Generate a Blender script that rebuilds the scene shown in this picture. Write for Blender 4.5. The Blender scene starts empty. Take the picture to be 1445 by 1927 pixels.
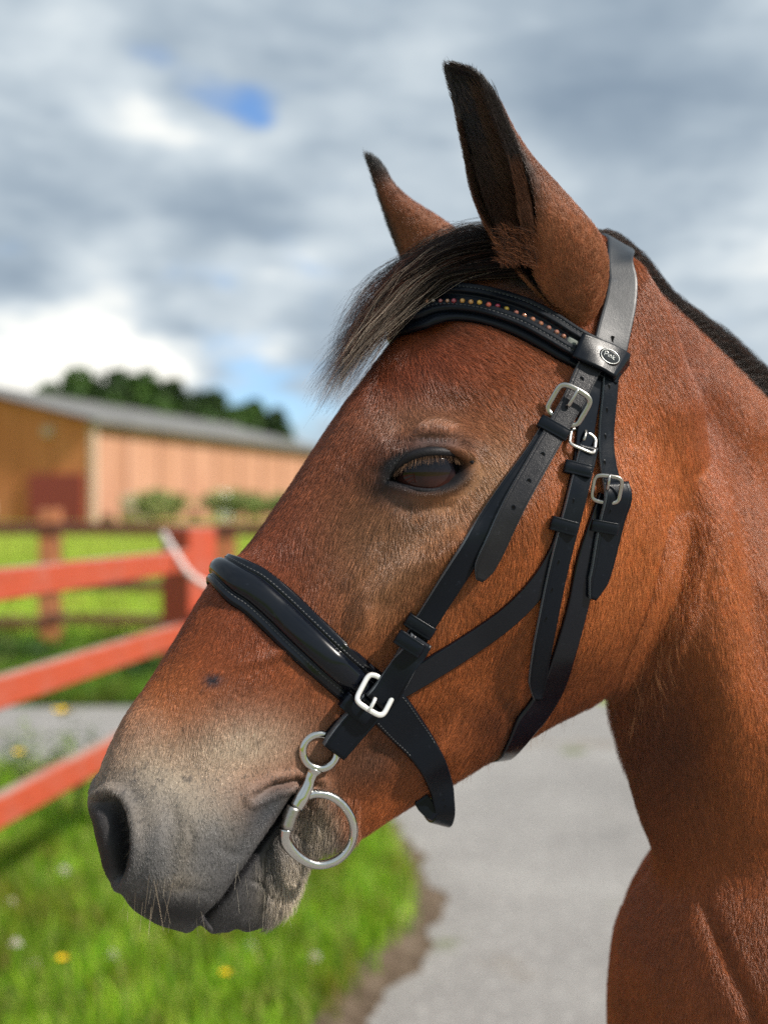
import bpy, bmesh, math, random
import numpy as np
from mathutils import Vector, Matrix
from mathutils.bvhtree import BVHTree

rng = np.random.default_rng(7)
random.seed(7)
R = math.radians
scene = bpy.context.scene
col = scene.collection

# ------------------------------------------------------------------ camera
FPX, CX, CY, CAMZ = 2100.0, 722.5, 963.5, 1.45
cam_d = bpy.data.cameras.new('camera')
cam = bpy.data.objects.new('camera', cam_d)
col.objects.link(cam)
cam.location = (0, 0, CAMZ)
cam.rotation_euler = (R(90), 0, 0)
cam_d.sensor_fit = 'HORIZONTAL'
cam_d.sensor_width = 36.0
cam_d.lens = 36.0 * FPX / 1445.0
cam_d.clip_start = 0.05
cam_d.clip_end = 2000
cam_d.dof.use_dof = True
cam_d.dof.focus_distance = 0.85
cam_d.dof.aperture_fstop = 4.0
cam_d.dof.aperture_blades = 0
scene.camera = cam

# ------------------------------------------------------------------ light
SUN = Vector((0.70, -0.35, 0.66)).normalized()      # towards the sun
sun_el = math.asin(SUN.z)
sun_az = math.atan2(SUN.x, SUN.y)
sd = bpy.data.lights.new('sun', 'SUN')
sd.energy = 4.6
sd.angle = R(2.5)
sd.color = (1.0, 0.93, 0.84)
so = bpy.data.objects.new('sun', sd)
col.objects.link(so)
so.rotation_euler = SUN.to_track_quat('Z', 'Y').to_euler()

scene.view_settings.view_transform = 'Standard'
scene.view_settings.look = 'None'
scene.view_settings.exposure = 0.40
scene.view_settings.gamma = 1.0
scene.view_settings.use_curve_mapping = False
scene.cycles.use_denoising = False
scene.cycles.max_bounces = 6
scene.cycles.caustics_reflective = False
scene.cycles.caustics_refractive = False
scene.cycles_curves.shape = 'RIBBONS'


class NT:
    """tiny node-graph writer"""
    def __init__(s, tree):
        s.t = tree
        s.n = tree.nodes
        s.l = tree.links

    def new(s, typ, **kw):
        nd = s.n.new(typ)
        ins = kw.pop('ins', {})
        for k, v in kw.items():
            setattr(nd, k, v)
        for k, v in ins.items():
            s.set(nd.inputs[k], v)
        return nd

    def set(s, sock, v):
        if isinstance(v, bpy.types.NodeSocket):
            s.l.new(v, sock)
        else:
            if hasattr(sock, 'default_value') and not isinstance(v, (int, float)) and len(v) == 3 and len(sock.default_value) == 4:
                v = (*v, 1)
            sock.default_value = v

    def math(s, op, a, b=None, c=None, clamp=False):
        nd = s.new('ShaderNodeMath', operation=op, use_clamp=clamp)
        s.set(nd.inputs[0], a)
        if b is not None:
            s.set(nd.inputs[1], b)
        if c is not None:
            s.set(nd.inputs[2], c)
        return nd.outputs[0]

    def vmath(s, op, a, b=None, out=0):
        nd = s.new('ShaderNodeVectorMath', operation=op)
        s.set(nd.inputs[0], a)
        if b is not None:
            if op == 'SCALE':
                s.set(nd.inputs['Scale'], b)
            else:
                s.set(nd.inputs[1], b)
        return nd.outputs[out]

    def mix(s, f, a, b, blend='MIX'):
        nd = s.new('ShaderNodeMix', data_type='RGBA', blend_type=blend, clamp_factor=True)
        s.set(nd.inputs[0], f)
        s.set(nd.inputs[6], a)
        s.set(nd.inputs[7], b)
        return nd.outputs[2]

    def noise(s, vec, scale, detail=4, rough=.5, out=0, dist=0.0):
        nd = s.new('ShaderNodeTexNoise')
        if vec is not None:
            s.set(nd.inputs['Vector'], vec)
        nd.inputs['Scale'].default_value = scale
        nd.inputs['Detail'].default_value = detail
        nd.inputs['Roughness'].default_value = rough
        nd.inputs['Distortion'].default_value = dist
        return nd.outputs[out]

    def ramp(s, f, stops, interp='LINEAR'):
        nd = s.new('ShaderNodeValToRGB')
        nd.color_ramp.interpolation = interp
        el = nd.color_ramp.elements
        while len(el) < len(stops):
            el.new(0.5)
        for e, (p, c) in zip(el, stops):
            e.position = p
            e.color = (c, c, c, 1) if isinstance(c, (int, float)) else (*c, 1)
        s.set(nd.inputs[0], f)
        return nd.outputs[0]

    def maprange(s, v, a, b, c=0.0, d=1.0, smooth=False):
        nd = s.new('ShaderNodeMapRange', interpolation_type='SMOOTHSTEP' if smooth else 'LINEAR')
        for i, x in enumerate((v, a, b, c, d)):
            s.set(nd.inputs[i], x)
        return nd.outputs[0]


# ------------------------------------------------------------------ world: partly cloudy sky
world = bpy.data.worlds.new('World')
scene.world = world
world.use_nodes = True
wt = NT(world.node_tree)
wt.n.clear()
wout = wt.new('ShaderNodeOutputWorld')
tc = wt.new('ShaderNodeTexCoord')
dirv = tc.outputs['Generated']
sky = wt.new('ShaderNodeTexSky', sky_type='NISHITA', sun_disc=False, sun_elevation=sun_el, sun_rotation=sun_az,
             air_density=1.0, dust_density=0.6, ozone_density=1.6)
blue = wt.vmath('MULTIPLY', wt.vmath('SCALE', sky.outputs[0], 0.12), (.78, .98, 1.2))
# cloud coordinates: a flat deck seen in perspective
sep = wt.new('ShaderNodeSeparateXYZ')
wt.set(sep.inputs[0], dirv)
zc = wt.math('ADD', wt.math('ABSOLUTE', sep.outputs[2]), 0.22)
deck = wt.vmath('DIVIDE', dirv, wt.new('ShaderNodeCombineXYZ', ins={0: zc, 1: zc, 2: 1.0}).outputs[0])
warp = wt.vmath('SCALE', wt.vmath('SUBTRACT', wt.noise(deck, 3.2, 4, .55, out=1), (.5, .5, .5)), 0.075)
d2 = wt.vmath('NORMALIZE', wt.vmath('ADD', dirv, warp))


def sky_dir(px, py):
    return Vector(((px - CX) / FPX, 1.0, (CY - py) / FPX)).normalized()


def blobs(lst):
    tot = None
    for px, py, rad, wgt in lst:
        k = 1.0 / (1 - math.cos(rad / FPX))
        dt = wt.vmath('DOT_PRODUCT', d2, tuple(sky_dir(px, py)), out='Value')
        e = wt.math('MULTIPLY', wt.math('SUBTRACT', dt, 1.0), k)
        g = wt.math('MULTIPLY', wt.math('EXPONENT', e), wgt)
        tot = g if tot is None else wt.math('ADD', tot, g)
    return tot


n1 = wt.noise(deck, 1.5, 6, .55)
n2 = wt.noise(wt.vmath('ADD', deck, (7.3, 2.1, .4)), 3.4, 6, .6)
gap_b = blobs([(300, 118, 50, .65), (440, 190, 52, 1.0), (475, 225, 36, .6), (370, 158, 42, .5), (240, 95, 36, .4), (185, 130, 60, .25),
               (560, 460, 60, .4), (450, 535, 60, .45), (330, 515, 60, .25), (30, 480, 60, .45),
               (500, 760, 90, .85), (440, 700, 110, .35), (600, 780, 70, .5), (1410, 600, 50, .15),
               (590, 560, 60, .3)])
white_b = blobs([(250, 205, 50, .95), (330, 255, 60, .95), (420, 285, 60, .9), (510, 270, 60, .65), (140, 70, 70, .4), (190, 60, 50, .3),
                 (60, 640, 110, 1.0), (180, 620, 100, .95), (240, 690, 90, 1.0), (20, 720, 100, .8), (320, 710, 60, .7),
                 (190, 510, 60, .55), (110, 490, 60, .4), (330, 420, 60, .4), (450, 455, 60, .5), (560, 490, 60, .55), (480, 560, 60, .4),
                 (480, 660, 70, .4), (1020, 330, 130, .3), (1300, 330, 120, .35), (1440, 430, 120, .4), (170, 200, 40, .3), (880, 200, 150, .2),
                 (700, 420, 100, .25)])
dark_b = blobs([(380, 340, 110, .6), (470, 400, 100, .5), (90, 420, 140, .3), (60, 300, 140, .25), (110, 560, 90, .6), (30, 545, 80, .5), (240, 580, 70, .4),
                (1000, 130, 150, .35), (1200, 220, 150, .4), (1100, 260, 120, .3), (330, 120, 220, .1), (600, 640, 120, .25), (1400, 230, 130, .25),
                (1250, 60, 160, .2), (340, 620, 60, .35), (1380, 330, 60, .2)])
n3 = wt.noise(wt.vmath('MULTIPLY', wt.vmath('ADD', deck, (3.1, 5.2, .9)), (1.0, 1.0, 4.0)), 6.5, 6, .62)
bright = wt.math('ADD', wt.math('ADD', wt.math('MULTIPLY', wt.math('SUBTRACT', n1, .5), 1.25), wt.math('MULTIPLY', wt.math('SUBTRACT', n3, .5), 1.3)),
                 wt.math('ADD', wt.math('MULTIPLY', wt.math('SUBTRACT', n2, .5), 1.15),
                         wt.math('SUBTRACT', white_b, dark_b)))
cloud = wt.ramp(wt.maprange(bright, -.9, 1.1), [(0.0, (.20, .26, .33)), (.30, (.29, .355, .42)), (.48, (.40, .465, .52)),
                                                  (.66, (.52, .58, .62)), (1.0, (.95, .93, .86))])
gapf = wt.math('ADD', gap_b, wt.math('MULTIPLY', wt.math('SUBTRACT', n2, .60), 1.6))
gapf = wt.math('ADD', gapf, wt.math('MULTIPLY', wt.math('SUBTRACT', n3, .5), -1.1))
gapf = wt.math('SUBTRACT', gapf, wt.math('MULTIPLY', white_b, .35))
gapf = wt.maprange(gapf, .05, 1.0, 0, 1, True)
skyc = wt.mix(gapf, cloud, blue)
# below the horizon the dome stays a dull ground tone
low = wt.maprange(sep.outputs[2], -.03, 0.0, 0, 1)
skyc = wt.mix(low, (.12, .13, .09), skyc)
bg = wt.new('ShaderNodeBackground', ins={'Color': skyc, 'Strength': 1.0})
wt.l.new(bg.outputs[0], wout.inputs[0])


# ------------------------------------------------------------------ helpers
def link(o, parent=None):
    col.objects.link(o)
    if parent is not None:
        o.parent = parent
    return o


def tag(o, label=None, cat=None, group=None, kind=None):
    if label: o['label'] = label
    if cat: o['category'] = cat
    if group: o['group'] = group
    if kind: o['kind'] = kind
    return o


def empty(name, loc=(0, 0, 0), label=None, cat=None, group=None):
    o = bpy.data.objects.new(name, None)
    o.empty_display_size = .05
    link(o)
    o.location = loc
    return tag(o, label, cat, group)


def mesh_obj(name, V, F, mat=None, parent=None, smooth=True, loc=None):
    me = bpy.data.meshes.new(name)
    me.from_pydata([tuple(v) for v in V], [], [tuple(f) for f in F])
    me.validate()
    if smooth:
        me.polygons.foreach_set('use_smooth', [True] * len(me.polygons))
    if mat: me.materials.append(mat)
    o = bpy.data.objects.new(name, me)
    link(o, parent)
    if parent is not None:
        if loc is None: set_rel(o, parent)
    if loc is not None: o.location = loc
    return o


def root_loc(p):
    t = Vector((0, 0, 0))
    while p is not None:
        t += p.location
        p = p.parent
    return t


def set_rel(o, parent):
    """geometry is given in world space; root empties are only translated"""
    o.location = -root_loc(parent)


def numpy_mesh(name, V, F4, mat=None, parent=None, smooth=True):
    """V (n,3) F4 (m,k) all faces with k corners"""
    V = np.asarray(V, np.float32)
    F4 = np.asarray(F4, np.int32)
    me = bpy.data.meshes.new(name)
    me.vertices.add(len(V))
    me.vertices.foreach_set('co', V.ravel())
    k = F4.shape[1]
    me.loops.add(F4.size)
    me.loops.foreach_set('vertex_index', F4.ravel())
    me.polygons.add(len(F4))
    me.polygons.foreach_set('loop_start', np.arange(0, F4.size, k, dtype=np.int32))
    me.polygons.foreach_set('use_smooth', np.full(len(F4), smooth))
    me.update(calc_edges=True)
    if mat: me.materials.append(mat)
    o = bpy.data.objects.new(name, me)
    link(o, parent)
    if parent is not None: set_rel(o, parent)
    return o


def vcolor(me, name, C):
    at = me.attributes.new(name, 'FLOAT_COLOR', 'POINT')
    C4 = np.ones((len(C), 4), np.float32)
    C4[:, :3] = C
    at.data.foreach_set('color', C4.ravel())


def get_co(me):
    a = np.empty(len(me.vertices) * 3, np.float32)
    me.vertices.foreach_get('co', a)
    return a.reshape(-1, 3).astype(np.float64)


def get_no(me):
    a = np.empty(len(me.vertices) * 3, np.float32)
    me.vertex_normals.foreach_get('vector', a)
    return a.reshape(-1, 3).astype(np.float64)


def catmull(P, n, closed=False):
    """resample control rows P (k,d) to n rows on a centripetal-ish Catmull-Rom by chord length"""
    P = np.asarray(P, float)
    k = len(P)
    if closed:
        Q = np.vstack([P[-1], P, P[0], P[1]])
        m = k
    else:
        Q = np.vstack([2 * P[0] - P[1], P, 2 * P[-1] - P[-2]])
        m = k - 1
    out = []
    t = np.linspace(0, m, n, endpoint=not closed)
    for x in t:
        i = min(int(x), m - 1)
        f = x - i
        p0, p1, p2, p3 = Q[i], Q[i + 1], Q[i + 2], Q[i + 3]
        out.append(.5 * ((2 * p1) + (-p0 + p2) * f + (2 * p0 - 5 * p1 + 4 * p2 - p3) * f * f + (-p0 + 3 * p1 - 3 * p2 + p3) * f ** 3))
    return np.array(out)


def arclen(P, n, ndim=None):
    """catmull then even spacing by arc length on the first ndim columns"""
    Q = catmull(P, max(200, 4 * n))
    D = Q[:, :ndim] if ndim else Q
    s = np.concatenate([[0], np.cumsum(np.linalg.norm(np.diff(D, axis=0), axis=1))])
    t = np.linspace(0, s[-1], n)
    return np.stack([np.interp(t, s, Q[:, j]) for j in range(Q.shape[1])], 1)


def grid_faces(nu, nv, wrap_v=False, off=0):
    i = np.arange(nu - 1)[:, None]
    j = np.arange(nv if wrap_v else nv - 1)[None, :]
    j2 = (j + 1) % nv
    a = i * nv + j
    b = i * nv + j2
    c = (i + 1) * nv + j2
    d = (i + 1) * nv + j
    return np.stack([a, b, c, d], -1).reshape(-1, 4) + off


def sstep(x, a, b):
    t = np.clip((x - a) / (b - a), 0, 1)
    return t * t * (3 - 2 * t)


def polydist(U, pts):
    """distance of points U (n,2) to a polyline, and arc parameter 0..1, and signed side"""
    pts = np.asarray(pts, float)
    best = np.full(len(U), 1e9)
    par = np.zeros(len(U))
    side = np.zeros(len(U))
    seg = np.linalg.norm(np.diff(pts, axis=0), axis=1)
    cum = np.concatenate([[0], np.cumsum(seg)])
    for i in range(len(pts) - 1):
        a, b = pts[i], pts[i + 1]
        ab = b - a
        t = np.clip(((U - a) @ ab) / (ab @ ab), 0, 1)
        q = a + t[:, None] * ab
        d = np.linalg.norm(U - q, axis=1)
        m = d < best
        best[m] = d[m]
        par[m] = ((cum[i] + t * seg[i]) / cum[-1])[m]
        side[m] = np.sign(ab[0] * (U[:, 1] - a[1]) - ab[1] * (U[:, 0] - a[0]))[m]
    return best, par, side


def inpoly(U, poly):
    poly = np.asarray(poly, float)
    c = np.zeros(len(U), bool)
    j = len(poly) - 1
    for i in range(len(poly)):
        xi, yi = poly[i]
        xj, yj = poly[j]
        cond = ((yi > U[:, 1]) != (yj > U[:, 1]))
        xx = (xj - xi) * (U[:, 1] - yi) / (yj - yi + 1e-12) + xi
        c ^= cond & (U[:, 0] < xx)
        j = i
    return c


CAMP = np.array([0, 0, CAMZ])


def at(px, py, Y):
    """world point seen at photo pixel (px,py) at depth Y; used to take measurements from the photograph"""
    return np.array([(px - CX) / FPX * Y, Y, CAMZ + (CY - py) / FPX * Y])


def proj(P):
    P = np.atleast_2d(P)
    return np.stack([CX + FPX * P[:, 0] / P[:, 1], CY - FPX * (P[:, 2] - CAMZ) / P[:, 1]], 1)
# ================================================================== SETTING
def ground_z(x, y):
    y = np.asarray(y, float); x = np.asarray(x, float)
    z = 1.0 * sstep(np.hypot(x, y), 20, 48)
    z = z + .04 * np.sin(x * .7 + 1.3) * np.sin(y * .5) * sstep(y, 9, 16)
    return z


BND = np.array([(2.0, -.40), (2.6, -.22), (3.16, -.03), (3.45, .05), (3.7, .155), (3.95, .20), (4.2, .215), (4.6, .155), (5.1, .09), (5.5, -.10), (5.85, -.5), (6.0, -1.6), (6.1, -4), (6.2, -9)])


def simple_mat(name, base, rough=.8, spec=.3, **kw):
    m = bpy.data.materials.new(name); m.use_nodes = True
    t = NT(m.node_tree); b = t.n['Principled BSDF']
    t.set(b.inputs['Base Color'], base)
    b.inputs['Roughness'].default_value = rough
    b.inputs['Specular IOR Level'].default_value = spec
    for k, v in kw.items(): t.set(b.inputs[k.replace('_', ' ')], v)
    return m, t, b


def obj_coord(t): return t.new('ShaderNodeTexCoord').outputs['Object']


# ---- ground sheet out to the horizon
gx = np.concatenate([-np.geomspace(1500, 12, 26), np.linspace(-11, 11, 60), np.geomspace(12, 1500, 26)])
gy = np.concatenate([-np.geomspace(1500, 4, 20), np.linspace(-3, 60, 140), np.geomspace(62, 1500, 24)])
GX, GY = np.meshgrid(gx, gy)
V = np.stack([GX.ravel(), GY.ravel(), ground_z(GX, GY).ravel() - .012], 1)
m_field, t, b = simple_mat('meadow', (.1, .2, .03), .95, .1)
tc_ = obj_coord(t)
c = t.ramp(t.noise(tc_, .35, 6, .65), [(.3, (.17, .23, .025)), (.5, (.25, .31, .038)), (.7, (.33, .37, .06))])
c = t.mix(t.maprange(t.noise(tc_, 3.0, 5, .6), .5, .75), c, (.18, .25, .03))
t.set(b.inputs['Base Color'], c)
bm_ = t.new('ShaderNodeBump', ins={'Strength': .8, 'Distance': .06, 'Height': t.noise(tc_, 12, 5, .7)})
t.l.new(bm_.outputs[0], b.inputs['Normal'])
g = numpy_mesh('ground', V, grid_faces(len(gy), len(gx)), m_field)
tag(g, kind='structure')

# ---- yard: worn grey concrete and gravel
m_yard, t, b = simple_mat('worn_concrete', (.3, .29, .27), .88, .3)
tc_ = obj_coord(t)
c = t.ramp(t.noise(tc_, 1.3, 7, .65), [(.30, (.22, .21, .20)), (.5, (.27, .258, .245)), (.7, (.33, .318, .30))])
c = t.mix(t.maprange(t.noise(tc_, 22, 5, .7), .52, .75), c, (.47, .455, .43))
c = t.mix(t.maprange(t.noise(tc_, .8, 4, .6), .60, .72), c, (.22, .18, .135))
c = t.mix(t.maprange(t.noise(tc_, 2.1, 3, .5), .64, .72), c, (.13, .15, .06))
t.set(b.inputs['Base Color'], c)
bm_ = t.new('ShaderNodeBump', ins={'Strength': .7, 'Distance': .012, 'Height': t.noise(tc_, 45, 6, .7)})
t.l.new(bm_.outputs[0], b.inputs['Normal'])
yx = np.linspace(-9, 14, 93); yy = np.linspace(-5, 8.5, 80)
YX, YY = np.meshgrid(yx, yy)
yyw = YY + np.where(YY > 8.3, .18 * np.sin(YX * 2.1) + .1 * np.sin(YX * 5.3), 0)
V = np.stack([YX.ravel(), yyw.ravel(), np.zeros(YX.size)], 1)
g = numpy_mesh('yard', V, grid_faces(80, 93), m_yard)
tag(g, kind='structure')

# ---- grass bank standing a few centimetres above the yard, with a broken soil edge
def bound(y): return np.interp(y, BND[:, 0], BND[:, 1])
ny, nxx = 150, 60
ysv = np.linspace(1.2, 6.0, ny)
V = []
for y in ysv:
    xb = bound(y) + .025 * math.sin(y * 11) + .012 * math.sin(y * 27 + 1) + .006 * math.sin(y * 61)
    for f in np.linspace(0, 1, nxx):
        x = xb - 9 * f ** 2.2
        zz = .055 * sstep(xb - x, 0, .16) + .012 * math.sin(x * 9) * math.sin(y * 8) * sstep(xb - x, .1, .4) - .02 * (f == 0)
        V.append((x, y, zz + .004))
m_turf, t, b = simple_mat('turf_soil', (.08, .1, .03), .95, .15)
tc_ = obj_coord(t)
at_ = t.new('ShaderNodeAttribute', attribute_name='edge')
soil = t.ramp(t.noise(tc_, 16, 6, .7), [(.3, (.075, .052, .034)), (.55, (.17, .125, .088)), (.75, (.27, .22, .17))])
grn = t.ramp(t.noise(tc_, 9, 6, .7), [(.3, (.035, .085, .008)), (.55, (.07, .16, .013)), (.75, (.13, .20, .03))])
e_ = t.math('ADD', at_.outputs['Fac'], t.math('MULTIPLY', t.math('SUBTRACT', t.noise(tc_, 11, 5, .65), .5), .9))
t.set(b.inputs['Base Color'], t.mix(t.maprange(e_, .42, .62, 0, 1, True), grn, soil))
bm_ = t.new('ShaderNodeBump', ins={'Strength': 1, 'Distance': .02, 'Height': t.noise(tc_, 40, 6, .75)})
t.l.new(bm_.outputs[0], b.inputs['Normal'])
V = np.array(V)
g = numpy_mesh('grass_bank', V, grid_faces(ny, nxx)[:, ::-1], m_turf)
tag(g, kind='structure')
eg = np.array([1 - sstep(np.array(bound(v[1]) - v[0]), .08, .22) for v in V], np.float32)
ea = g.data.attributes.new('edge', 'FLOAT', 'POINT'); ea.data.foreach_set('value', eg)


# ---- grass blades
def grass(name, n, pos_fn, h_rng, w, cols, label, seed):
    rg = np.random.default_rng(seed)
    P = pos_fn(rg, n)
    n = len(P)
    h = rg.uniform(*h_rng, n) * (1 + .5 * (rg.random(n) < .08))
    a = rg.uniform(0, 2 * np.pi, n)
    lean = rg.uniform(.1, .75, n)
    la = rg.uniform(0, 2 * np.pi, n)
    wv = np.stack([np.cos(a), np.sin(a), np.zeros(n)], 1) * (w * rg.uniform(.6, 1.3, n))[:, None]
    ld = np.stack([np.cos(la) * lean, np.sin(la) * lean, np.zeros(n)], 1)
    up = np.array([0, 0, 1.])
    V = np.stack([P - wv, P + wv,
                  P + up * (h * .5)[:, None] + ld * (h * .25)[:, None] - wv * .8, P + up * (h * .5)[:, None] + ld * (h * .25)[:, None] + wv * .8,
                  P + up * (h * .95)[:, None] + ld * (h * .8)[:, None]], 1).reshape(-1, 3)
    b_ = np.arange(n)[:, None] * 5
    F = np.concatenate([b_ + [0, 1, 3], b_ + [0, 3, 2], b_ + [2, 3, 4]], 0)
    o = numpy_mesh(name, V, F, m_blade, smooth=False)
    cc_ = np.array(cols)[rg.integers(0, len(cols), n)] * np.exp(rg.normal(0, .25, n))[:, None]
    pt = np.sin(P[:, 0] * 7.3 + 2 * np.sin(P[:, 1] * 5.1)) * np.sin(P[:, 1] * 6.7 + 1.7 * np.sin(P[:, 0] * 4.3)) + .6 * np.sin(P[:, 0] * 19 + P[:, 1] * 13) * np.sin(P[:, 1] * 17 - P[:, 0] * 9)
    cc_ *= np.exp(.42 * pt)[:, None]
    cc_ = cc_ * (1 + np.clip(-pt, 0, 1)[:, None] * np.array([.55, .1, .4]))
    vcolor(o.data, 'tint', np.repeat(np.clip(cc_, 0, 1), 5, 0))
    tag(o, label, 'grass', kind='stuff')
    return o


m_blade, t, b = simple_mat('grass_blade', (.1, .2, .03), .55, .3)
ab = t.new('ShaderNodeAttribute', attribute_name='tint')
t.set(b.inputs['Base Color'], ab.outputs['Color'])
tl = t.new('ShaderNodeBsdfTranslucent'); t.set(tl.inputs[0], t.vmath('MULTIPLY', ab.outputs['Color'], (1.5, 1.6, .7)))
ms = t.new('ShaderNodeMixShader'); ms.inputs[0].default_value = .38
t.l.new(b.outputs[0], ms.inputs[1]); t.l.new(tl.outputs[0], ms.inputs[2])
t.l.new(ms.outputs[0], t.n['Material Output'].inputs[0])

GR = [(.11, .22, .010), (.14, .28, .012), (.20, .34, .018), (.065, .155, .009), (.28, .38, .035), (.33, .33, .10)]


def pf_near(rg, n):
    y = rg.uniform(1.9, 6.0, n)
    x = bound(y) - .03 - rg.random(n) ** 1.15 * 3.6
    keep = (rg.random(n) < sstep(bound(y) - x, .05, .19)) & (x > -.62 * y - .5)
    x, y = x[keep], y[keep]
    return np.stack([x, y, .05 * sstep(bound(y) - x, 0, .16)], 1)


def pf_strip(rg, n):
    y = 8.3 + rg.random(n) ** 1.2 * 5.2
    x = rg.uniform(-.42, -.02, n) * y
    return np.stack([x, y, ground_z(x, y) - .01], 1)


def pf_field(rg, n):
    y = 12.5 + rg.random(n) ** 1.5 * 30
    x = rg.uniform(-.40, .0, n) * y
    return np.stack([x, y, ground_z(x, y) - .01], 1)


grass('grass', 128000, pf_near, (.035, .13), .0024, GR, 'lush green grass on the bank beside the yard', 3)
grass('grass', 34000, pf_strip, (.06, .20), .005, [(.07, .15, .012), (.10, .20, .018), (.16, .25, .03), (.05, .10, .012)], 'tall rough grass between the yard and the far fence', 4)
grass('grass', 26000, pf_field, (.06, .2), .012, [(.30, .42, .05), (.36, .46, .07), (.22, .33, .04)], 'bright pasture grass beyond the far fence', 5)


def box(V, F, c, ex, ey, ez, bev=0.0):
    """box with centre c and half-extent vectors; small chamfer along the edges"""
    c, ex, ey, ez = (np.asarray(v, float) for v in (c, ex, ey, ez))
    o = len(V)
    if bev <= 0:
        for sx in (-1, 1):
            for sy in (-1, 1):
                for sz in (-1, 1):
                    V.append(c + ex * sx + ey * sy + ez * sz)
        for f in ((0, 1, 3, 2), (4, 6, 7, 5), (0, 4, 5, 1), (2, 3, 7, 6), (0, 2, 6, 4), (1, 5, 7, 3)):
            F.append(tuple(o + i for i in f))
        return
    L = [np.linalg.norm(v) for v in (ex, ey, ez)]
    k = [1 - min(bev / l, .45) for l in L]
    pr = [(-1, -k[1]), (-k[0], -1), (k[0], -1), (1, -k[1]), (1, k[1]), (k[0], 1), (-k[0], 1), (-1, k[1])]
    for z, s in ((-1, 0), (-k[2], 1), (k[2], 1), (1, 0)):
        for (x, y) in pr:
            sc = 1.0 if s else (1 - bev / max(L[0], L[1]))
            V.append(c + ex * x * sc + ey * y * sc + ez * z)
    for r in range(3):
        for j in range(8):
            a, b2 = o + r * 8 + j, o + r * 8 + (j + 1) % 8
            F.append((a, b2, b2 + 8, a + 8))
    F.append(tuple(o + j for j in range(8))[::-1]); F.append(tuple(o + 24 + j for j in range(8)))


# ---- painted fence beside the bank
def paint(name, base, worn, dark):
    m, t, b = simple_mat(name, base, .55, .4)
    tc_ = obj_coord(t)
    w = t.maprange(t.noise(tc_, 7, 6, .7), .50, .72)
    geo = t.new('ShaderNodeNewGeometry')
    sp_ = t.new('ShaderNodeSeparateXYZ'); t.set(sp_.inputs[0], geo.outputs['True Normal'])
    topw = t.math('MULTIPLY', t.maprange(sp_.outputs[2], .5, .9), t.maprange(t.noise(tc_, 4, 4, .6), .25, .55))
    mp = t.new('ShaderNodeMapping'); t.set(mp.inputs[0], tc_); mp.inputs['Scale'].default_value = (14, 14, 120)
    gr = t.noise(mp.outputs[0], 1.0, 4, .6)
    c = t.mix(t.maprange(gr, .35, .7), base, tuple(.72 * v for v in base))
    c = t.mix(t.math('MULTIPLY', w, .45), c, dark)
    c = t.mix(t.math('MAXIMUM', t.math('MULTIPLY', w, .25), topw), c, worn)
    t.set(b.inputs['Base Color'], c)
    bm_ = t.new('ShaderNodeBump', ins={'Strength': .5, 'Distance': .003, 'Height': gr})
    t.l.new(bm_.outputs[0], b.inputs['Normal'])
    return m


m_red = paint('faded_red_paint', (.49, .076, .032), (.38, .26, .21), (.34, .045, .028))
m_brown = paint('weathered_brown_wood', (.13, .042, .024), (.30, .24, .19), (.10, .04, .025))
m_orange = paint('orange_stained_wood', (.50, .17, .07), (.42, .28, .18), (.26, .08, .04))
m_rope, _, _ = simple_mat('pale_rope', (.62, .55, .52), .9, .1)

FD = np.array([.156, 1, 0]); FD /= np.linalg.norm(FD)
FNv = np.array([FD[1], -FD[0], 0])
P1 = np.array([(356 - CX) / FPX * 4.6, 4.6, 0])
near_fence = empty('rail_fence', tuple(P1), 'near red painted rail fence with three rails and a rope on its end post', 'fence')
posts = [P1 + FNv * .0, P1 - FD * 1.85, P1 - FD * 3.7, P1 - FD * 5.5]
for i, p in enumerate(posts):
    V, F = [], []
    a = R(-26) if i == 0 else 0
    hw_ = .080 if i == 0 else .06
    ex = (FNv * math.cos(a) + FD * math.sin(a)) * hw_; ey = (-FNv * math.sin(a) + FD * math.cos(a)) * hw_
    H = 1.39 if i == 0 else 1.34
    box(V, F, p + [0, 0, H / 2 - .15], ex, ey, [0, 0, H / 2 + .15], .006)
    mesh_obj('post', V, F, m_red, near_fence, smooth=False)
for i in range(3):
    for k, hgt in enumerate((1.255, .965, .650)):
        a, b2 = posts[i], posts[i + 1]
        V, F = [], []
        off_ = -FNv * .0 if i == 0 else FNv * 0
        c = (a + b2) / 2 + FNv * .02 + np.array([0, 0, hgt + rng.normal(0, .004)])
        ln = np.linalg.norm(b2 - a) / 2 - (.075 if i == 0 else .066)
        box(V, F, c + (-FD * .012 if i == 0 else 0), FNv * .020, [0, 0, .043], FD * ln, .004)
        mesh_obj('rail', V, F, m_red, near_fence, smooth=False)
# rope slung over the end post
V, F = [], []
q = np.array([at(308, 1005, 4.52), at(320, 1026, 4.36), at(336, 1052, 4.30), at(358, 1082, 4.27), at(392, 1102, 4.28), at(425, 1098, 4.42), at(445, 1075, 4.66)])
Q = catmull(q, 40)
for i in range(40):
    T = Q[min(i + 1, 39)] - Q[max(i - 1, 0)]; T /= np.linalg.norm(T)
    n_ = np.cross(T, [0, 1, 0]); n_ /= np.linalg.norm(n_); b_ = np.cross(T, n_)
    for k in range(8):
        a = 2 * np.pi * k / 8
        V.append(Q[i] + .013 * (1 + .12 * math.sin(i * 2.2 + k)) * (math.cos(a) * n_ + math.sin(a) * b_))
F = [tuple(f) for f in grid_faces(40, 8, True)]
mesh_obj('rope', V, F, m_rope, near_fence)

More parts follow.
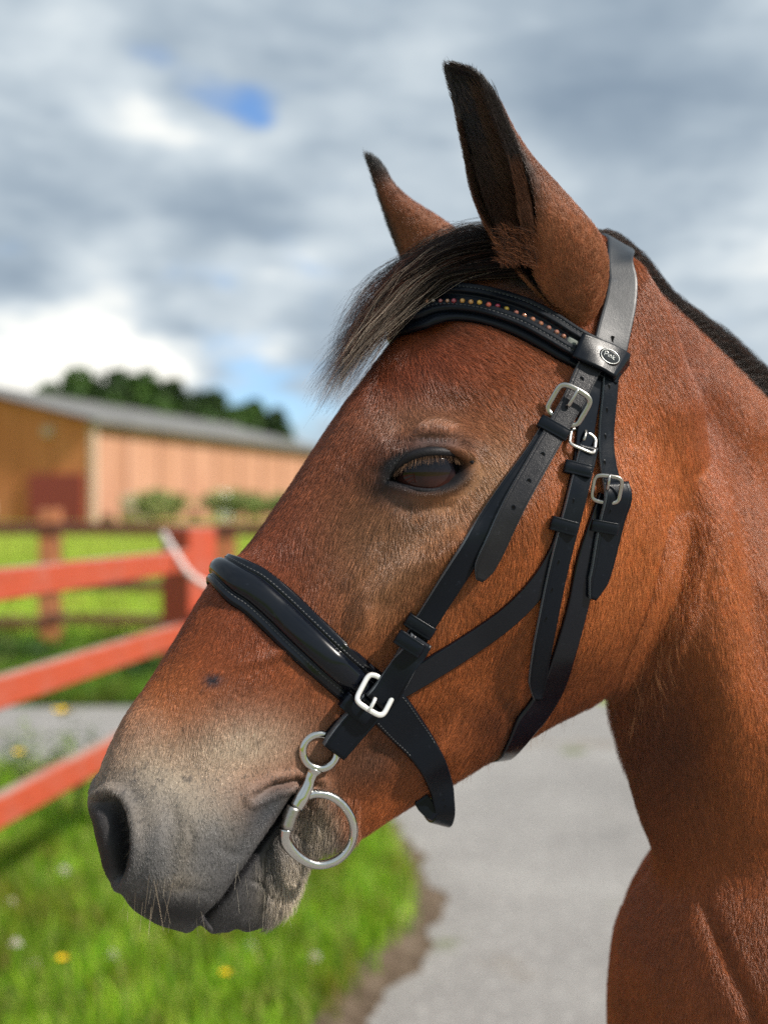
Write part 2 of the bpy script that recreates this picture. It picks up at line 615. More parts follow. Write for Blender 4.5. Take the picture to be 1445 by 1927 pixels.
# ---- far fence
FY = 12.0
far_fence = empty('rail_fence', (-3.5, FY, 0), 'far weathered brown rail fence crossing the field in front of the barn', 'fence')
fx = [(px - CX) / FPX * FY for px in (-565, -235, 95, 425, 755, 1085, 1415, 1745)]
for i, x in enumerate(fx):
    V, F = [], []
    box(V, F, [x, FY, .62], [.10, 0, 0], [0, .10, 0], [0, 0, .86 if i == 2 else .72], .008)
    mesh_obj('post', V, F, m_orange, far_fence, smooth=False)
for i in range(len(fx) - 1):
    for hgt, hh in ((1.27, .065), (.66, .055), (.30, .055)):
        V, F = [], []
        box(V, F, [(fx[i] + fx[i + 1]) / 2, FY - .105, hgt + rng.normal(0, .012)], [0, .018, 0], [0, 0, hh], [(fx[i + 1] - fx[i]) / 2 - .003, 0, rng.normal(0, .008)], .004)
        mesh_obj('rail', V, F, m_brown, far_fence, smooth=False)

# ---- barn
BC = np.array([(172 - CX) / FPX * 50, 50.0, 0])
BD = np.array([8.7, 25.4, 0]); BD /= np.linalg.norm(BD)            # along the long wall
BG = np.array([-BD[1], BD[0], 0])                                  # along the gable, to the left
Z0, EAVE, LEN, WID = .75, 5.70, 30.0, 16.0
APEX = 7.6
barn = empty('barn', (BC[0], BC[1], Z0), 'long orange clad barn with a grey corrugated roof and a red door', 'barn')
m_peach, t, b = simple_mat('peach_cladding', (.55, .30, .18), .8, .2)
tc_ = obj_coord(t)
mp = t.new('ShaderNodeMapping'); t.set(mp.inputs[0], tc_); mp.inputs['Scale'].default_value = (1, 1, .15)
c = t.ramp(t.noise(mp.outputs[0], .9, 5, .6), [(.3, (.40, .20, .125)), (.5, (.48, .25, .165)), (.7, (.54, .30, .21))])
t.set(b.inputs['Base Color'], c)
m_gable, t, b = simple_mat('ochre_cladding', (.45, .2, .08), .8, .2)
tc_ = obj_coord(t)
mp = t.new('ShaderNodeMapping'); t.set(mp.inputs[0], tc_); mp.inputs['Scale'].default_value = (1, 1, .2)
c = t.ramp(t.noise(mp.outputs[0], .8, 5, .6), [(.3, (.50, .17, .06)), (.5, (.60, .22, .085)), (.7, (.64, .28, .13))])
t.set(b.inputs['Base Color'], c)
m_roof, t, b = simple_mat('grey_roof_sheet', (.25, .25, .24), .7, .3)
tc_ = obj_coord(t)
t.set(b.inputs['Base Color'], t.ramp(t.noise(tc_, .6, 6, .65), [(.3, (.13, .13, .13)), (.7, (.23, .23, .225))]))
m_pale, _, _ = simple_mat('pale_render', (.56, .42, .32), .8, .2)
m_door, _, _ = simple_mat('dark_red_door', (.30, .055, .04), .6, .4)
m_batten, _, _ = simple_mat('brown_batten', (.36, .19, .13), .8, .2)
up = np.array([0, 0, 1.])
OUTL = -BG      # outward of the long wall (to the right)
OUTG = -BD      # outward of the gable (towards us)
def p3(a, g, z): return np.array([BC[0], BC[1], 0]) + BD * a + BG * g + up * z
npan = 10
pl_ = LEN / npan
for side in (0, 1):
    gg = 0.1 if side == 0 else WID - .1
    for i in range(npan):
        V, F = [], []
        nb = 10
        for k in range(nb):      # profiled sheeting: upright ribs
            a0 = i * pl_ + .06 + (pl_ - .12) * (k + .5) / nb
            box(V, F, p3(a0, gg + (.015 if k % 2 else 0), (Z0 + EAVE - .12) / 2), BD * (pl_ - .12) / nb / 2, BG * .05, up * (EAVE - Z0 - .12) / 2)
        mesh_obj('wall_panel', V, F, m_peach, barn, smooth=False)
        V, F = [], []
        box(V, F, p3(i * pl_, gg - (.06 if side == 0 else -.06), (Z0 + EAVE - .12) / 2), BD * .07, BG * .06, up * (EAVE - Z0 - .12) / 2)
        mesh_obj('batten', V, F, m_batten if i else m_pale, barn, smooth=False)
V, F = [], []
box(V, F, p3(.12, -.12, (Z0 + EAVE - .2) / 2), BD * .13, BG * .05, up * (EAVE - Z0 - .2) / 2)
mesh_obj('corner_strip', V, F, m_pale, barn, smooth=False)
for end in (0, 1):
    aa = .0 if end == 0 else LEN
    n_p = 8
    for i in range(n_p):
        g0, g1 = WID * i / n_p + .03, WID * (i + 1) / n_p - .03
        def top(g_): return EAVE + (APEX - EAVE) * (1 - abs(g_ - WID / 2) / (WID / 2)) - .14
        V = []
        for d_ in (-.05, .05):
            V += [p3(aa + d_, g0, 0.3), p3(aa + d_, g1, 0.3), p3(aa + d_, g1, top(g1)), p3(aa + d_, g0, top(g0))]
        F = [(0, 1, 2, 3), (7, 6, 5, 4), (0, 4, 5, 1), (1, 5, 6, 2), (2, 6, 7, 3), (3, 7, 4, 0)]
        mesh_obj('wall_panel', V, F, m_gable, barn, smooth=False)
for side in (0, 1):
    V, F = [], []
    nr, nc = 2, 240
    for r_ in range(2):
        for k in range(nc + 1):
            a0 = -.5 + (LEN + 1.0) * k / nc
            g_ = (-.45 if r_ == 0 else WID / 2) if side == 0 else (WID + .45 if r_ == 0 else WID / 2)
            z = (EAVE - .12 if r_ == 0 else APEX) + .035 * (1 if k % 2 else -1)
            V.append(p3(a0, g_, z + .05)); 
    for r_ in range(2):
        for k in range(nc + 1): V.append(V[r_ * (nc + 1) + k] - up * .06)
    F = [tuple(f) for f in grid_faces(2, nc + 1)] + [tuple(f[::-1]) for f in grid_faces(2, nc + 1, off=2 * (nc + 1))]
    for k in range(nc): F.append((k, 2 * (nc + 1) + k, 2 * (nc + 1) + k + 1, k + 1))
    mesh_obj('roof', V, F, m_roof, barn, smooth=False)
V, F = [], []
box(V, F, p3(LEN / 2, WID / 2, APEX + .10), BD * (LEN / 2 + .5), BG * .22, up * .05)
mesh_obj('ridge_cap', V, F, m_roof, barn, smooth=False)
V, F = [], []
box(V, F, p3(LEN / 2, -.50, EAVE - .20), BD * (LEN / 2 + .5), BG * .07, up * .07)
mesh_obj('gutter', V, F, m_roof, barn, smooth=False)
V, F = [], []
box(V, F, p3(-.14, 1.75, Z0 + 1.15), BG * 1.45, BD * .06, up * 1.25)
dr = mesh_obj('door', V, F, m_door, barn, smooth=False)
V, F = [], []
box(V, F, p3(-.14, 2.2, Z0 + 4.35), BG * .28, BD * .12, up * .22, .05)
mesh_obj('floodlight', V, F, m_pale, barn, smooth=False)

# unidentified pale objects along the barn, their container shape is invented
def rounded_container(name, c, r, h, mat, label, cat):
    V, F = [], []
    pr = [(0, 0), (.85, 0), (1, .06), (1, .45), (1.03, .47), (1.03, .52), (1, .54), (1, .92), (.88, 1), (.3, 1), (.28, 1.06), (0, 1.06)]
    for (a, z) in pr:
        for k in range(20):
            th = 2 * np.pi * k / 20
            V.append(np.array(c) + [r * a * math.cos(th), r * a * math.sin(th), h * z])
    F = [tuple(f) for f in grid_faces(len(pr), 20, True)]
    o = mesh_obj(name, [v - np.array(c) for v in V], F, mat)
    o.location = c
    return tag(o, label, cat)
m_white, _, _ = simple_mat('white_plastic', (.75, .74, .70), .5, .4)
c = p3(9.5, -1.6, 0); c[2] = ground_z(c[0], c[1]); rounded_container('pale_container', tuple(c), .62, 1.55, m_white, 'white rounded tank standing at the middle of the long barn wall', 'container')
c = p3(1.2, -1.6, 0); c[2] = ground_z(c[0], c[1]); rounded_container('pale_container', tuple(c), .75, 1.25, m_pale, 'pale squat tank beside the pale corner of the barn', 'container')
c = p3(-2.5, 4.3, 0); c[2] = ground_z(c[0], c[1]); rounded_container('pale_container', tuple(c), .8, 1.0, m_pale, 'pale low tank left of the red barn door', 'container')

# ---- trees and shrubs
m_leaf, t, b = simple_mat('leaf', (.04, .09, .02), .6, .3)
ab = t.new('ShaderNodeAttribute', attribute_name='tint')
t.set(b.inputs['Base Color'], ab.outputs['Color'])
m_bark, t, b = simple_mat('bark', (.12, .09, .065), .9, .1)
t.set(b.inputs['Base Color'], t.ramp(t.noise(obj_coord(t), 5, 5, .6), [(.3, (.07, .05, .035)), (.7, (.17, .13, .10))]))


def crown_mesh(rg, n, c, r, leaf, cols):
    """leaf faces in clumps through an uneven ellipsoid"""
    k = 26
    cl = rg.normal(0, 1, (k, 3)); cl /= np.linalg.norm(cl, axis=1)[:, None]
    cl *= rg.uniform(.35, .95, k)[:, None]
    cl[:, 2] = cl[:, 2] * .8 + .1
    ci = rg.integers(0, k, n)
    d = rg.normal(0, 1, (n, 3)); d /= np.linalg.norm(d, axis=1)[:, None]
    P = cl[ci] + d * (rg.random(n) ** .4 * rg.uniform(.22, .42, k)[ci])[:, None]
    P = np.array(c) + P * np.array(r)
    u = rg.normal(0, 1, (n, 3)); u /= np.linalg.norm(u, axis=1)[:, None]
    w = np.cross(u, rg.normal(0, 1, (n, 3))); w /= np.linalg.norm(w, axis=1)[:, None]
    s = (leaf * rg.uniform(.6, 1.4, n))[:, None]
    V = np.stack([P - u * s, P + w * s * .55, P + u * s, P - w * s * .55], 1).reshape(-1, 3)
    F = np.arange(n * 4).reshape(-1, 4)
    cc_ = np.array(cols)[rg.integers(0, len(cols), k)][ci] * np.exp(rg.normal(0, .25, n))[:, None]
    return V, F, np.repeat(cc_, 4, 0)


def tree(x, y, h, rx, label, seed, cat='tree', name='tree', trunk=True, cols=((.04, .085, .018), (.055, .11, .022), (.03, .06, .016)), n=5200, leaf=.32, group=None, cz=.60, rz=.46):
    rg = np.random.default_rng(seed)
    z0 = float(ground_z(x, y))
    root = empty(name, (x, y, z0), label, cat, group)
    V, F, C = crown_mesh(rg, n, (x, y, z0 + h * cz), (rx, rx, h * rz), leaf, cols)
    o = numpy_mesh('crown', V, F, m_leaf, root, smooth=False)
    o['kind'] = 'thing'
    vcolor(o.data, 'tint', np.clip(C, 0, 1))
    V, F = [], []
    def limb(a, b2, r0, r1, ns=8):
        a = np.array(a, float); b2 = np.array(b2, float)
        o_ = len(V); m_ = 5
        d = b2 - a; nrm = np.cross(d, [0.3, 1, 0.1]); nrm /= np.linalg.norm(nrm); bb_ = np.cross(d, nrm); bb_ /= np.linalg.norm(bb_)
        for i in range(m_):
            f = i / (m_ - 1)
            c_ = a + d * f + nrm * .06 * math.sin(f * 3 + seed) * np.linalg.norm(d) * .3
            rr_ = r0 + (r1 - r0) * f
            for k in range(ns): V.append(c_ + rr_ * (nrm * math.cos(2 * math.pi * k / ns) + bb_ * math.sin(2 * math.pi * k / ns)))
        for f_ in grid_faces(m_, ns, True, o_): F.append(tuple(f_))
    limb((x, y, z0 - .1), (x, y, z0 + h * .62), .028 * h, .012 * h)
    for k in range(5):
        a = rg.uniform(0, 6.28); z_ = z0 + h * rg.uniform(.3, .5)
        limb((x, y, z_), (x + rx * .6 * math.cos(a), y + rx * .6 * math.sin(a), z_ + h * .25), .011 * h, .004 * h)
    mesh_obj('trunk' if trunk else 'stem', V, F, m_bark, root)


def xw(px, y): return (px - CX) / FPX * y


TR = [(90, 100, 716, 3.2, 'small dark green tree at the left end of the treeline above the barn roof'),
      (140, 96, 704, 4.2, 'dark round tree second from the left above the barn roof'),
      (205, 100, 692, 5.0, 'tallest dark green tree above the barn roof'),
      (240, 104, 704, 4.0, 'dark tree leaning against the right side of the tallest tree'),
      (300, 100, 722, 4.4, 'low dark tree right of the tallest tree above the barn roof'),
      (350, 104, 726, 4.6, 'low rounded tree at the middle of the treeline behind the barn'),
      (400, 108, 732, 4.6, 'flat topped dark tree right of the middle of the treeline'),
      (445, 112, 742, 4.2, 'dark tree second from the right end of the treeline'),
      (485, 112, 758, 3.2, 'last dark tree at the right end of the treeline behind the barn roof')]
for i, (px, y, ty, rx, lab) in enumerate(TR):
    h = CAMZ + (CY - ty) / FPX * y - 1.0
    tree(xw(px, y), y, h / 1.05, rx, lab, 40 + i, group='trees behind the barn', n=13000, leaf=.40)
SH = [(290, 44, .028, 'green shrub in front of the long barn wall, nearest its corner'), (318, 45, .02, 'small leafy shrub between the corner shrub and the white tank'),
      (425, 47, .034, 'large green shrub right of the white tank'), (470, 46, .028, 'pale green shrub before the far end of the barn'), (520, 46, .022, 'rightmost shrub in front of the barn, by the head of the horse')]
for i, (px, y, s, lab) in enumerate(SH):
    tree(xw(px, y), y, .9 + s * 18, 1.2, lab, 70 + i, 'shrub', 'shrub', False, ((.22, .27, .08), (.18, .23, .07), (.30, .31, .12)), 1000, .10, 'shrubs in front of the barn', .5, .5)
SH2 = [(250, 9.6, .30, 'dark leafy weed clump beside the far fence, behind the middle rail'), (300, 10.2, .38, 'broad dark weed clump next to the fence end post'), (20, 10.5, .26, 'low dark weed clump at the left edge, left of the brown post')]
SH3 = [(150, 4.9, .62, 'pale green airy weeds beside the red fence, in front of the path'), (60, 5.2, .50, 'pale weeds at the left edge between the two lower red rails')]
for i, (px, y, h, lab) in enumerate(SH3):
    tree(xw(px, y), y, h, .20, lab, 120 + i, 'weeds', 'weed_clump', False, ((.22, .32, .08), (.30, .36, .14), (.16, .26, .05)), 420, .012, 'weeds beside the red fence', .55, .5)
for i, (px, y, h, lab) in enumerate(SH2):
    tree(xw(px, y), y, h, .5, lab, 90 + i, 'weeds', 'weed_clump', False, ((.03, .075, .012), (.05, .11, .015), (.10, .14, .03)), 1500, .035, 'weed clumps by the far fence', .5, .5)

# ---- flowers
m_stem, _, _ = simple_mat('flower_stem', (.10, .20, .03), .7, .2)
m_yellow, _, _ = simple_mat('yellow_petal', (.85, .55, .01), .5, .3)
m_clover, _, _ = simple_mat('clover_petal', (.66, .58, .54), .8, .2)


def flower(px, py, y, r, kind_, label, group=None, seed=0):
    rg = np.random.default_rng(900 + seed)
    head = at(px, py, y)
    z0 = 0.03 if y < 6 else 0.0
    nm = 'buttercup' if kind_ == 'y' else 'clover_flower'
    root = empty(nm, (head[0], head[1], z0), label, 'flower', group)
    V, F = [], []
    a = np.array([head[0] + rg.normal(0, .01), head[1], z0])
    for i in range(6):
        f = i / 5
        c_ = a + (head - a) * f + [.01 * math.sin(f * 3), 0, 0]
        for k in range(5): V.append(c_ + [.0016 * math.cos(k * 1.257), .0016 * math.sin(k * 1.257), 0])
    mesh_obj('stem', V, [tuple(f) for f in grid_faces(6, 5, True)], m_stem, root)
    if kind_ == 'y':
        for k in range(5):
            th = k * 1.2566 + seed; V = []
            u = np.array([math.cos(th), math.sin(th), .0]); w = np.array([-math.sin(th), math.cos(th), 0])
            for i in range(5):
                f = i / 4
                for j in (-1, 0, 1):
                    V.append(head + u * r * (.1 + f * .95) + w * j * r * .55 * math.sin(.35 + f * 2.4) + up * r * (.55 * f * f + .15 * abs(j)))
            mesh_obj('petal', V, [tuple(q_) for q_ in grid_faces(5, 3)], m_yellow, root)
        V = []
        for i in range(4):
            for k in range(8):
                V.append(head + [r * .3 * math.cos(k * .785) * math.cos(i * .5), r * .3 * math.sin(k * .785) * math.cos(i * .5), r * .3 * math.sin(i * .5)])
        mesh_obj('flower_centre', V, [tuple(q_) for q_ in grid_faces(4, 8, True)], m_yellow, root)
    else:
        V, F = [], []
        for k in range(46):
            d = rg.normal(0, 1, 3); d[2] = abs(d[2]) - .3; d /= np.linalg.norm(d)
            w = np.cross(d, [0, 0, 1.01]); w /= np.linalg.norm(w)
            o_ = len(V)
            V += [head + d * r * .25 - w * r * .1, head + d * r * .25 + w * r * .1, head + d * r * .95 + w * r * .13, head + d * r * 1.1, head + d * r * .95 - w * r * .13]
            F.append(tuple(o_ + i for i in range(5)))
        mesh_obj('flower_head', V, F, m_clover, root, smooth=False)


flower(118, 1808, 3.25, .016, 'y', 'yellow buttercup low in the grass at the left, below the muzzle', seed=1)
flower(425, 1835, 3.2, .016, 'y', 'yellow buttercup in the grass straight below the chin', seed=2)
flower(118, 1345, 4.2, .034, 'y', 'large yellow flower on a tall stem between the two lower red rails', seed=3)
flower(36, 1420, 4.4, .022, 'y', 'pale yellow flower above the lowest red rail at the left edge', seed=4)
for i, (px, py) in enumerate([(30, 1778), (212, 1800), (268, 1836), (592, 1803), (448, 1868), (548, 1880), (66, 1818), (165, 1858), (330, 1880), (472, 1782), (20, 1700), (690, 1700),
                              (600, 1690), (120, 1640), (384, 1890), (240, 1902), (560, 1920)]):
    flower(px, py, 3.25 + .3 * ((i * 7) % 5) / 5 + (.6 if py < 1720 else 0), .017, 'c', 'small pale clover flower head in the grass bank', 'clover flowers in the grass bank', seed=10 + i)
# ================================================================== HORSE
YAW = R(18)
HF = np.array([-math.cos(YAW), -math.sin(YAW), 0.])      # forward (to the nose)
HN = np.array([math.sin(YAW), -math.cos(YAW), 0.])       # to the near side
HO = at(800, 890, 0.925)


def midplane(px, py, b=0.0):
    """pixel -> local (a,z) on the plane at lateral offset b"""
    d = np.array([(px - CX) / FPX, 1.0, (CY - py) / FPX])
    t = ((HO + b * HN - CAMP) @ HN) / (d @ HN)
    p = CAMP + t * d
    return np.array([(p - HO) @ HF, p[2] - HO[2]])


def to_world(A, Z, B):
    return HO + np.outer(A, HF) + np.outer(B, HN) + np.outer(Z, [0, 0, 1])


def to_local(P):
    Q = np.atleast_2d(P) - HO
    return Q @ HF, Q[:, 2], Q @ HN


def sculpt_uv(P):
    """photograph coordinates of a point of the near flank; the far side uses its mirror twin"""
    a, z, b = to_local(P)
    return proj(to_world(a, z, np.abs(b))), b


def ring_w(s, W, m):
    m = np.asarray(m)
    prof = np.interp(s, [0, .18, .4, .65, .88, 1], [m[0], m[0], m[1], m[2], m[3], m[3]])
    return W * prof


# station: T px, B px, half width, multipliers at s=.18,.4,.65,.88 , exponent
ST = [
    ((180, 1575), (262, 1712), .030, (.9, 1, 1, .8), 2.0),
    ((175, 1506), (320, 1742), .046, (.9, 1, 1, .8), 2.2),
    ((188, 1447), (385, 1752), .055, (.8, 1.02, 1, .8), 2.3),
    ((230, 1356), (470, 1756), .058, (.74, .98, .98, .78), 2.4),
    ((284, 1277), (545, 1712), .056, (.74, .95, .94, .72), 2.4),
    ((336, 1194), (586, 1622), .055, (.78, .95, .92, .66), 2.4),
    ((398, 1098), (665, 1585), .058, (.80, .96, .88, .62), 2.5),
    ((470, 1025), (765, 1522), .064, (.80, 1.0, .86, .62), 2.5),
    ((538, 930), (850, 1476), .073, (.80, 1.02, .84, .62), 2.5),
    ((600, 840), (932, 1425), .084, (.82, 1.02, .84, .64), 2.5),
    ((652, 762), (1035, 1368), .093, (.84, 1.0, .84, .66), 2.5),
    ((705, 690), (1150, 1305), .097, (.86, 1.0, .86, .70), 2.5),
    ((760, 618), (1235, 1190), .096, (.86, 1.0, .88, .74), 2.5),
    ((830, 535), (1290, 1050), .090, (.82, 1.0, .92, .78), 2.4),
    ((905, 478), (1308, 930), .080, (.80, 1.0, .98, .85), 2.3),
    ((985, 440), (1290, 800), .072, (.80, 1.0, 1.0, .9), 2.2),
    ((1070, 430), (1240, 680), .062, (.80, 1.0, 1.0, .9), 2.1),
    ((1120, 460), (1180, 580), .040, (.80, 1.0, 1.0, .9), 2.0),
]


def loft(Ts, Bs, Ws, Ms, Es, nst, nph):
    k = len(Ts)
    rows = np.hstack([Ts, Bs, np.array(Ws)[:, None], np.array(Ms), np.array(Es)[:, None]])
    rows = catmull(rows, nst)
    ph = np.linspace(0, 2 * np.pi, nph, endpoint=False)
    V = []
    for r in rows:
        T, B, W, m, e = r[:2], r[2:4], r[4], r[5:9], r[9]
        c, s_ = np.cos(ph), np.sin(ph)
        q = 2.0 / e
        # dorsal-ventral coordinate and lateral coordinate of a super-ellipse
        y = np.sign(c) * np.abs(c) ** q
        x = np.sign(s_) * np.abs(s_) ** q
        s = (1 - y) / 2
        lat = x * ring_w(s, W, m)
        P = T[None] * (1 - s)[:, None] + B[None] * s[:, None]
        V.append(to_world(P[:, 0], P[:, 1], lat))
    return np.array(V), rows


def close_loft(V):
    nst, nph, _ = V.shape
    verts = V.reshape(-1, 3)
    F = [tuple(f) for f in grid_faces(nst, nph, True)]
    c0 = len(verts)
    verts = np.vstack([verts, V[0].mean(0), V[-1].mean(0)])
    for j in range(nph):
        F.append((c0, (j + 1) % nph, j))
        F.append((c0 + 1, (nst - 1) * nph + j, (nst - 1) * nph + (j + 1) % nph))
    return verts, F


HT_px = np.array([s[0] for s in ST], float)
HB_px = np.array([s[1] for s in ST], float)
Tm = np.array([midplane(*p) for p in HT_px])
Bm = np.array([midplane(*p) for p in HB_px])
HW = [s[2] for s in ST]; HM = [s[3] for s in ST]; HE = [s[4] for s in ST]
# move the dorsal and ventral profiles until the projected outline of each section meets the traced one
for it in range(5):
    V, rows = loft(Tm, Bm, HW, HM, HE, len(ST), 72)
    for i in range(len(ST)):
        uv = proj(V[i])
        d = HT_px[i] - HB_px[i]
        L = np.linalg.norm(d)
        d /= L
        t = (uv - HB_px[i]) @ d
        dt, db = t.max() - L, t.min()
        dm = Tm[i] - Bm[i]
        Lm = np.linalg.norm(dm)
        dm /= Lm
        if i <= 13: Tm[i] -= dm * dt / L * Lm
        if i <= 11: Bm[i] -= dm * db / L * Lm
headV, _ = loft(Tm, Bm, HW, HM, HE, 150, 96)

NK = [
    ((1075, 520), (1090, 1000), .045, (.6, 1, .9, .7), 2.2),
    ((1150, 455), (1120, 1220), .056, (.55, 1, .95, .7), 2.2),
    ((1225, 535), (1152, 1335), .062, (.5, .95, .95, .62), 2.1),
    ((1320, 625), (1192, 1480), .070, (.42, .9, .95, .62), 2.1),
    ((1410, 715), (1232, 1610), .080, (.38, .85, .97, .68), 2.1),
    ((1520, 830), (1290, 1760), .095, (.36, .85, 1.02, .92), 2.2),
    ((1680, 960), (1370, 1940), .115, (.36, .85, 1.05, .95), 2.2),
    ((1880, 1060), (1470, 2160), .135, (.38, .9, 1.05, .95), 2.2),
    ((2100, 1110), (1620, 2380), .15, (.45, 1, 1.05, .95), 2.2),
]
NT_px = np.array([s[0] for s in NK], float)
NB_px = np.array([s[1] for s in NK], float)
nT = np.array([midplane(*p) for p in NT_px])
nB = np.array([midplane(*p) for p in NB_px])
NW = [s[2] for s in NK]; NM = [s[3] for s in NK]; NE = [s[4] for s in NK]
for it in range(5):
    V, _ = loft(nT, nB, NW, NM, NE, len(NK), 72)
    for i in range(2, len(NK)):
        uv = proj(V[i])
        d = NT_px[i] - NB_px[i]
        L = np.linalg.norm(d); d /= L
        t = (uv - NB_px[i]) @ d
        dm = nT[i] - nB[i]
        Lm = np.linalg.norm(dm); dm /= Lm
        nT[i] -= dm * (t.max() - L) / L * Lm
        nB[i] -= dm * t.min() / L * Lm
neckV, _ = loft(nT, nB, NW, NM, NE, 90, 80)

# breast and shoulder: rings round a horizontal axis running back along the body
CH = []
cc = midplane(1134, 1850)
a0 = cc[0] - 0.034
zc_ = midplane(1300, 1960)[1]
# (back distance, centre z offset, half height, half width)
for back, dz, hh, hw in [(0.0, .0, .025, .02), (.0026, .0, .074, .045), (.0126, .0, .109, .075), (.028, .0, .138, .10), (.046, -.002, .163, .122), (.075, -.008, .195, .15),
                         (.11, -.02, .222, .175), (.17, -.05, .26, .20), (.26, -.09, .30, .215), (.38, -.12, .33, .225)]:
    CH.append((a0 - back, zc_ + dz, hh, hw))
CHr = catmull(np.array(CH), 60)
ph = np.linspace(0, 2 * np.pi, 80, endpoint=False)
chV = np.array([to_world(np.full(80, r[0]), r[1] + r[2] * np.cos(ph), r[3] * np.sign(np.sin(ph)) * np.abs(np.sin(ph)) ** .9) for r in CHr])

allV, allF, off = [], [], 0
for Vv in (headV, neckV, chV):
    v, f = close_loft(Vv)
    allV.append(v)
    allF += [tuple(i + off for i in ff) for ff in f]
    off += len(v)
allV = np.vstack(allV)
me = bpy.data.meshes.new('body')
me.from_pydata(allV.tolist(), [], allF)
tmp = bpy.data.objects.new('tmp_body', me)
col.objects.link(tmp)
bm = bmesh.new(); bm.from_mesh(me)
bmesh.ops.recalc_face_normals(bm, faces=bm.faces); bm.to_mesh(me); bm.free()
md = tmp.modifiers.new('r', 'REMESH'); md.mode = 'VOXEL'; md.voxel_size = 0.0019
md = tmp.modifiers.new('s', 'SMOOTH'); md.factor = .5; md.iterations = 14
dg = bpy.context.evaluated_depsgraph_get()
body_me = bpy.data.meshes.new_from_object(tmp.evaluated_get(dg))
bpy.data.objects.remove(tmp)
body_me.name = 'body'
co = get_co(body_me)
no = get_no(body_me)
print('body verts', len(co))
uv, bb = sculpt_uv(co)
la, lz, lb = to_local(co)
ne = len(body_me.edges)
ed = np.empty(ne * 2, np.int32)
body_me.edges.foreach_get('vertices', ed)
ed = ed.reshape(-1, 2)


def local_smooth(P, w, it):
    """laplacian smoothing of the vertices with weight w>0"""
    act = np.where(w > 1e-3)[0]
    m_ = (w[ed[:, 0]] > 1e-3) | (w[ed[:, 1]] > 1e-3)
    e = ed[m_]
    n_v = len(P)
    cnt = np.bincount(e[:, 0], minlength=n_v) + np.bincount(e[:, 1], minlength=n_v)
    cnt = np.maximum(cnt, 1)
    for _ in range(it):
        A = np.stack([np.bincount(e[:, 0], P[e[:, 1], k], n_v) + np.bincount(e[:, 1], P[e[:, 0], k], n_v) for k in range(3)], 1) / cnt[:, None]
        P[act] += (A[act] - P[act]) * w[act, None]
    return P


_d = polydist(uv, [(1180, 1640), (1260, 1600), (1360, 1640), (1480, 1720), (1620, 1800)])[0]
wsm = .9 * (1 - sstep(_d, 60, 150)) * (uv[:, 0] > 1225)
_d = polydist(uv, [(1300, 960), (1290, 1060), (1240, 1180), (1175, 1280)])[0]
wsm = np.maximum(wsm, .7 * (1 - sstep(_d, 30, 80)))
co = local_smooth(co, wsm, 140)
body_me.vertices.foreach_set('co', co.astype(np.float32).ravel())
body_me.update()
no = get_no(body_me)
nearw = sstep(np.abs(lb), .004, .02)        # features fade out on the midline
PXM = 1 / 2500.0                            # metres per pixel on the near surface


def G(d, w): return np.exp(-(d / w) ** 2)


def blobd(cx, cy, rx, ry, ang=0):
    c, s = math.cos(R(ang)), math.sin(R(ang))
    x = uv[:, 0] - cx
    y = uv[:, 1] - cy
    return np.sqrt(((x * c + y * s) / rx) ** 2 + ((-x * s + y * c) / ry) ** 2)


disp = np.zeros(len(co))
# --- orbit: bony arch and the sockets
EYE_UP = [(728, 903), (745, 880), (772, 859), (805, 849), (842, 850), (870, 858), (890, 870)]
EYE_LO = [(728, 903), (750, 911), (785, 921), (820, 922), (850, 911), (873, 892), (890, 870)]
d, p, sd_ = polydist(uv, [(705, 880), (740, 845), (800, 822), (860, 825), (910, 850)])
disp += .0065 * G(d, 26) * (np.sin(np.pi * np.clip(p, .02, .98)) ** .5)
disp += .009 * G(blobd(810, 880, 130, 85, 0), 1.0)
disp -= .0060 * G(blobd(850, 765, 80, 36, 12), 1.0)          # hollow above the eye
d, p, _ = polydist(uv, [(722, 935), (780, 962), (850, 950), (905, 905)])
disp -= .0028 * G(d, 14) * np.sin(np.pi * np.clip(p, 0, 1))
d, p, _ = polydist(uv, [(740, 838), (800, 832), (870, 838)])
disp -= .0024 * G(d, 6) * np.sin(np.pi * np.clip(p, 0, 1))   # fold over the upper lid
# --- facial crest, nasal groove, cheek
d, p, _ = polydist(uv, [(925, 990), (850, 1020), (770, 1070), (705, 1120), (668, 1185), (640, 1235)])
disp += .0080 * G(d, 26) * sstep(1 - p, 0, .3) * sstep(p, 0, .2)
d, p, _ = polydist(uv, [(850, 1100), (760, 1160), (700, 1260), (600, 1330)])
disp -= .0062 * G(d, 42) * np.sin(np.pi * np.clip(p, 0, 1))
d, p, _ = polydist(uv, [(690, 960), (600, 1060), (500, 1190), (400, 1310)])
disp -= .0030 * G(d, 42) * np.sin(np.pi * np.clip(p, 0, 1))
disp += .009 * sstep(-blobd(1095, 1070, 225, 270, 25), -1.05, -.45)   # masseter disc
d, p, _ = polydist(uv, [(1305, 900), (1306, 1000), (1280, 1110), (1225, 1215), (1165, 1285)])
disp -= .007 * G(d, 26) * np.sin(np.pi * np.clip(p * .9 + .06, 0, 1))
d, p, _ = polydist(uv, [(640, 1500), (760, 1440), (900, 1390), (1010, 1330)])
disp += .004 * G(d, 34) * np.sin(np.pi * np.clip(p, 0, 1))
d, p, _ = polydist(uv, [(640, 1440), (720, 1410), (800, 1370), (880, 1300)])
disp -= .004 * G(d, 26) * np.sin(np.pi * np.clip(p, 0, 1))
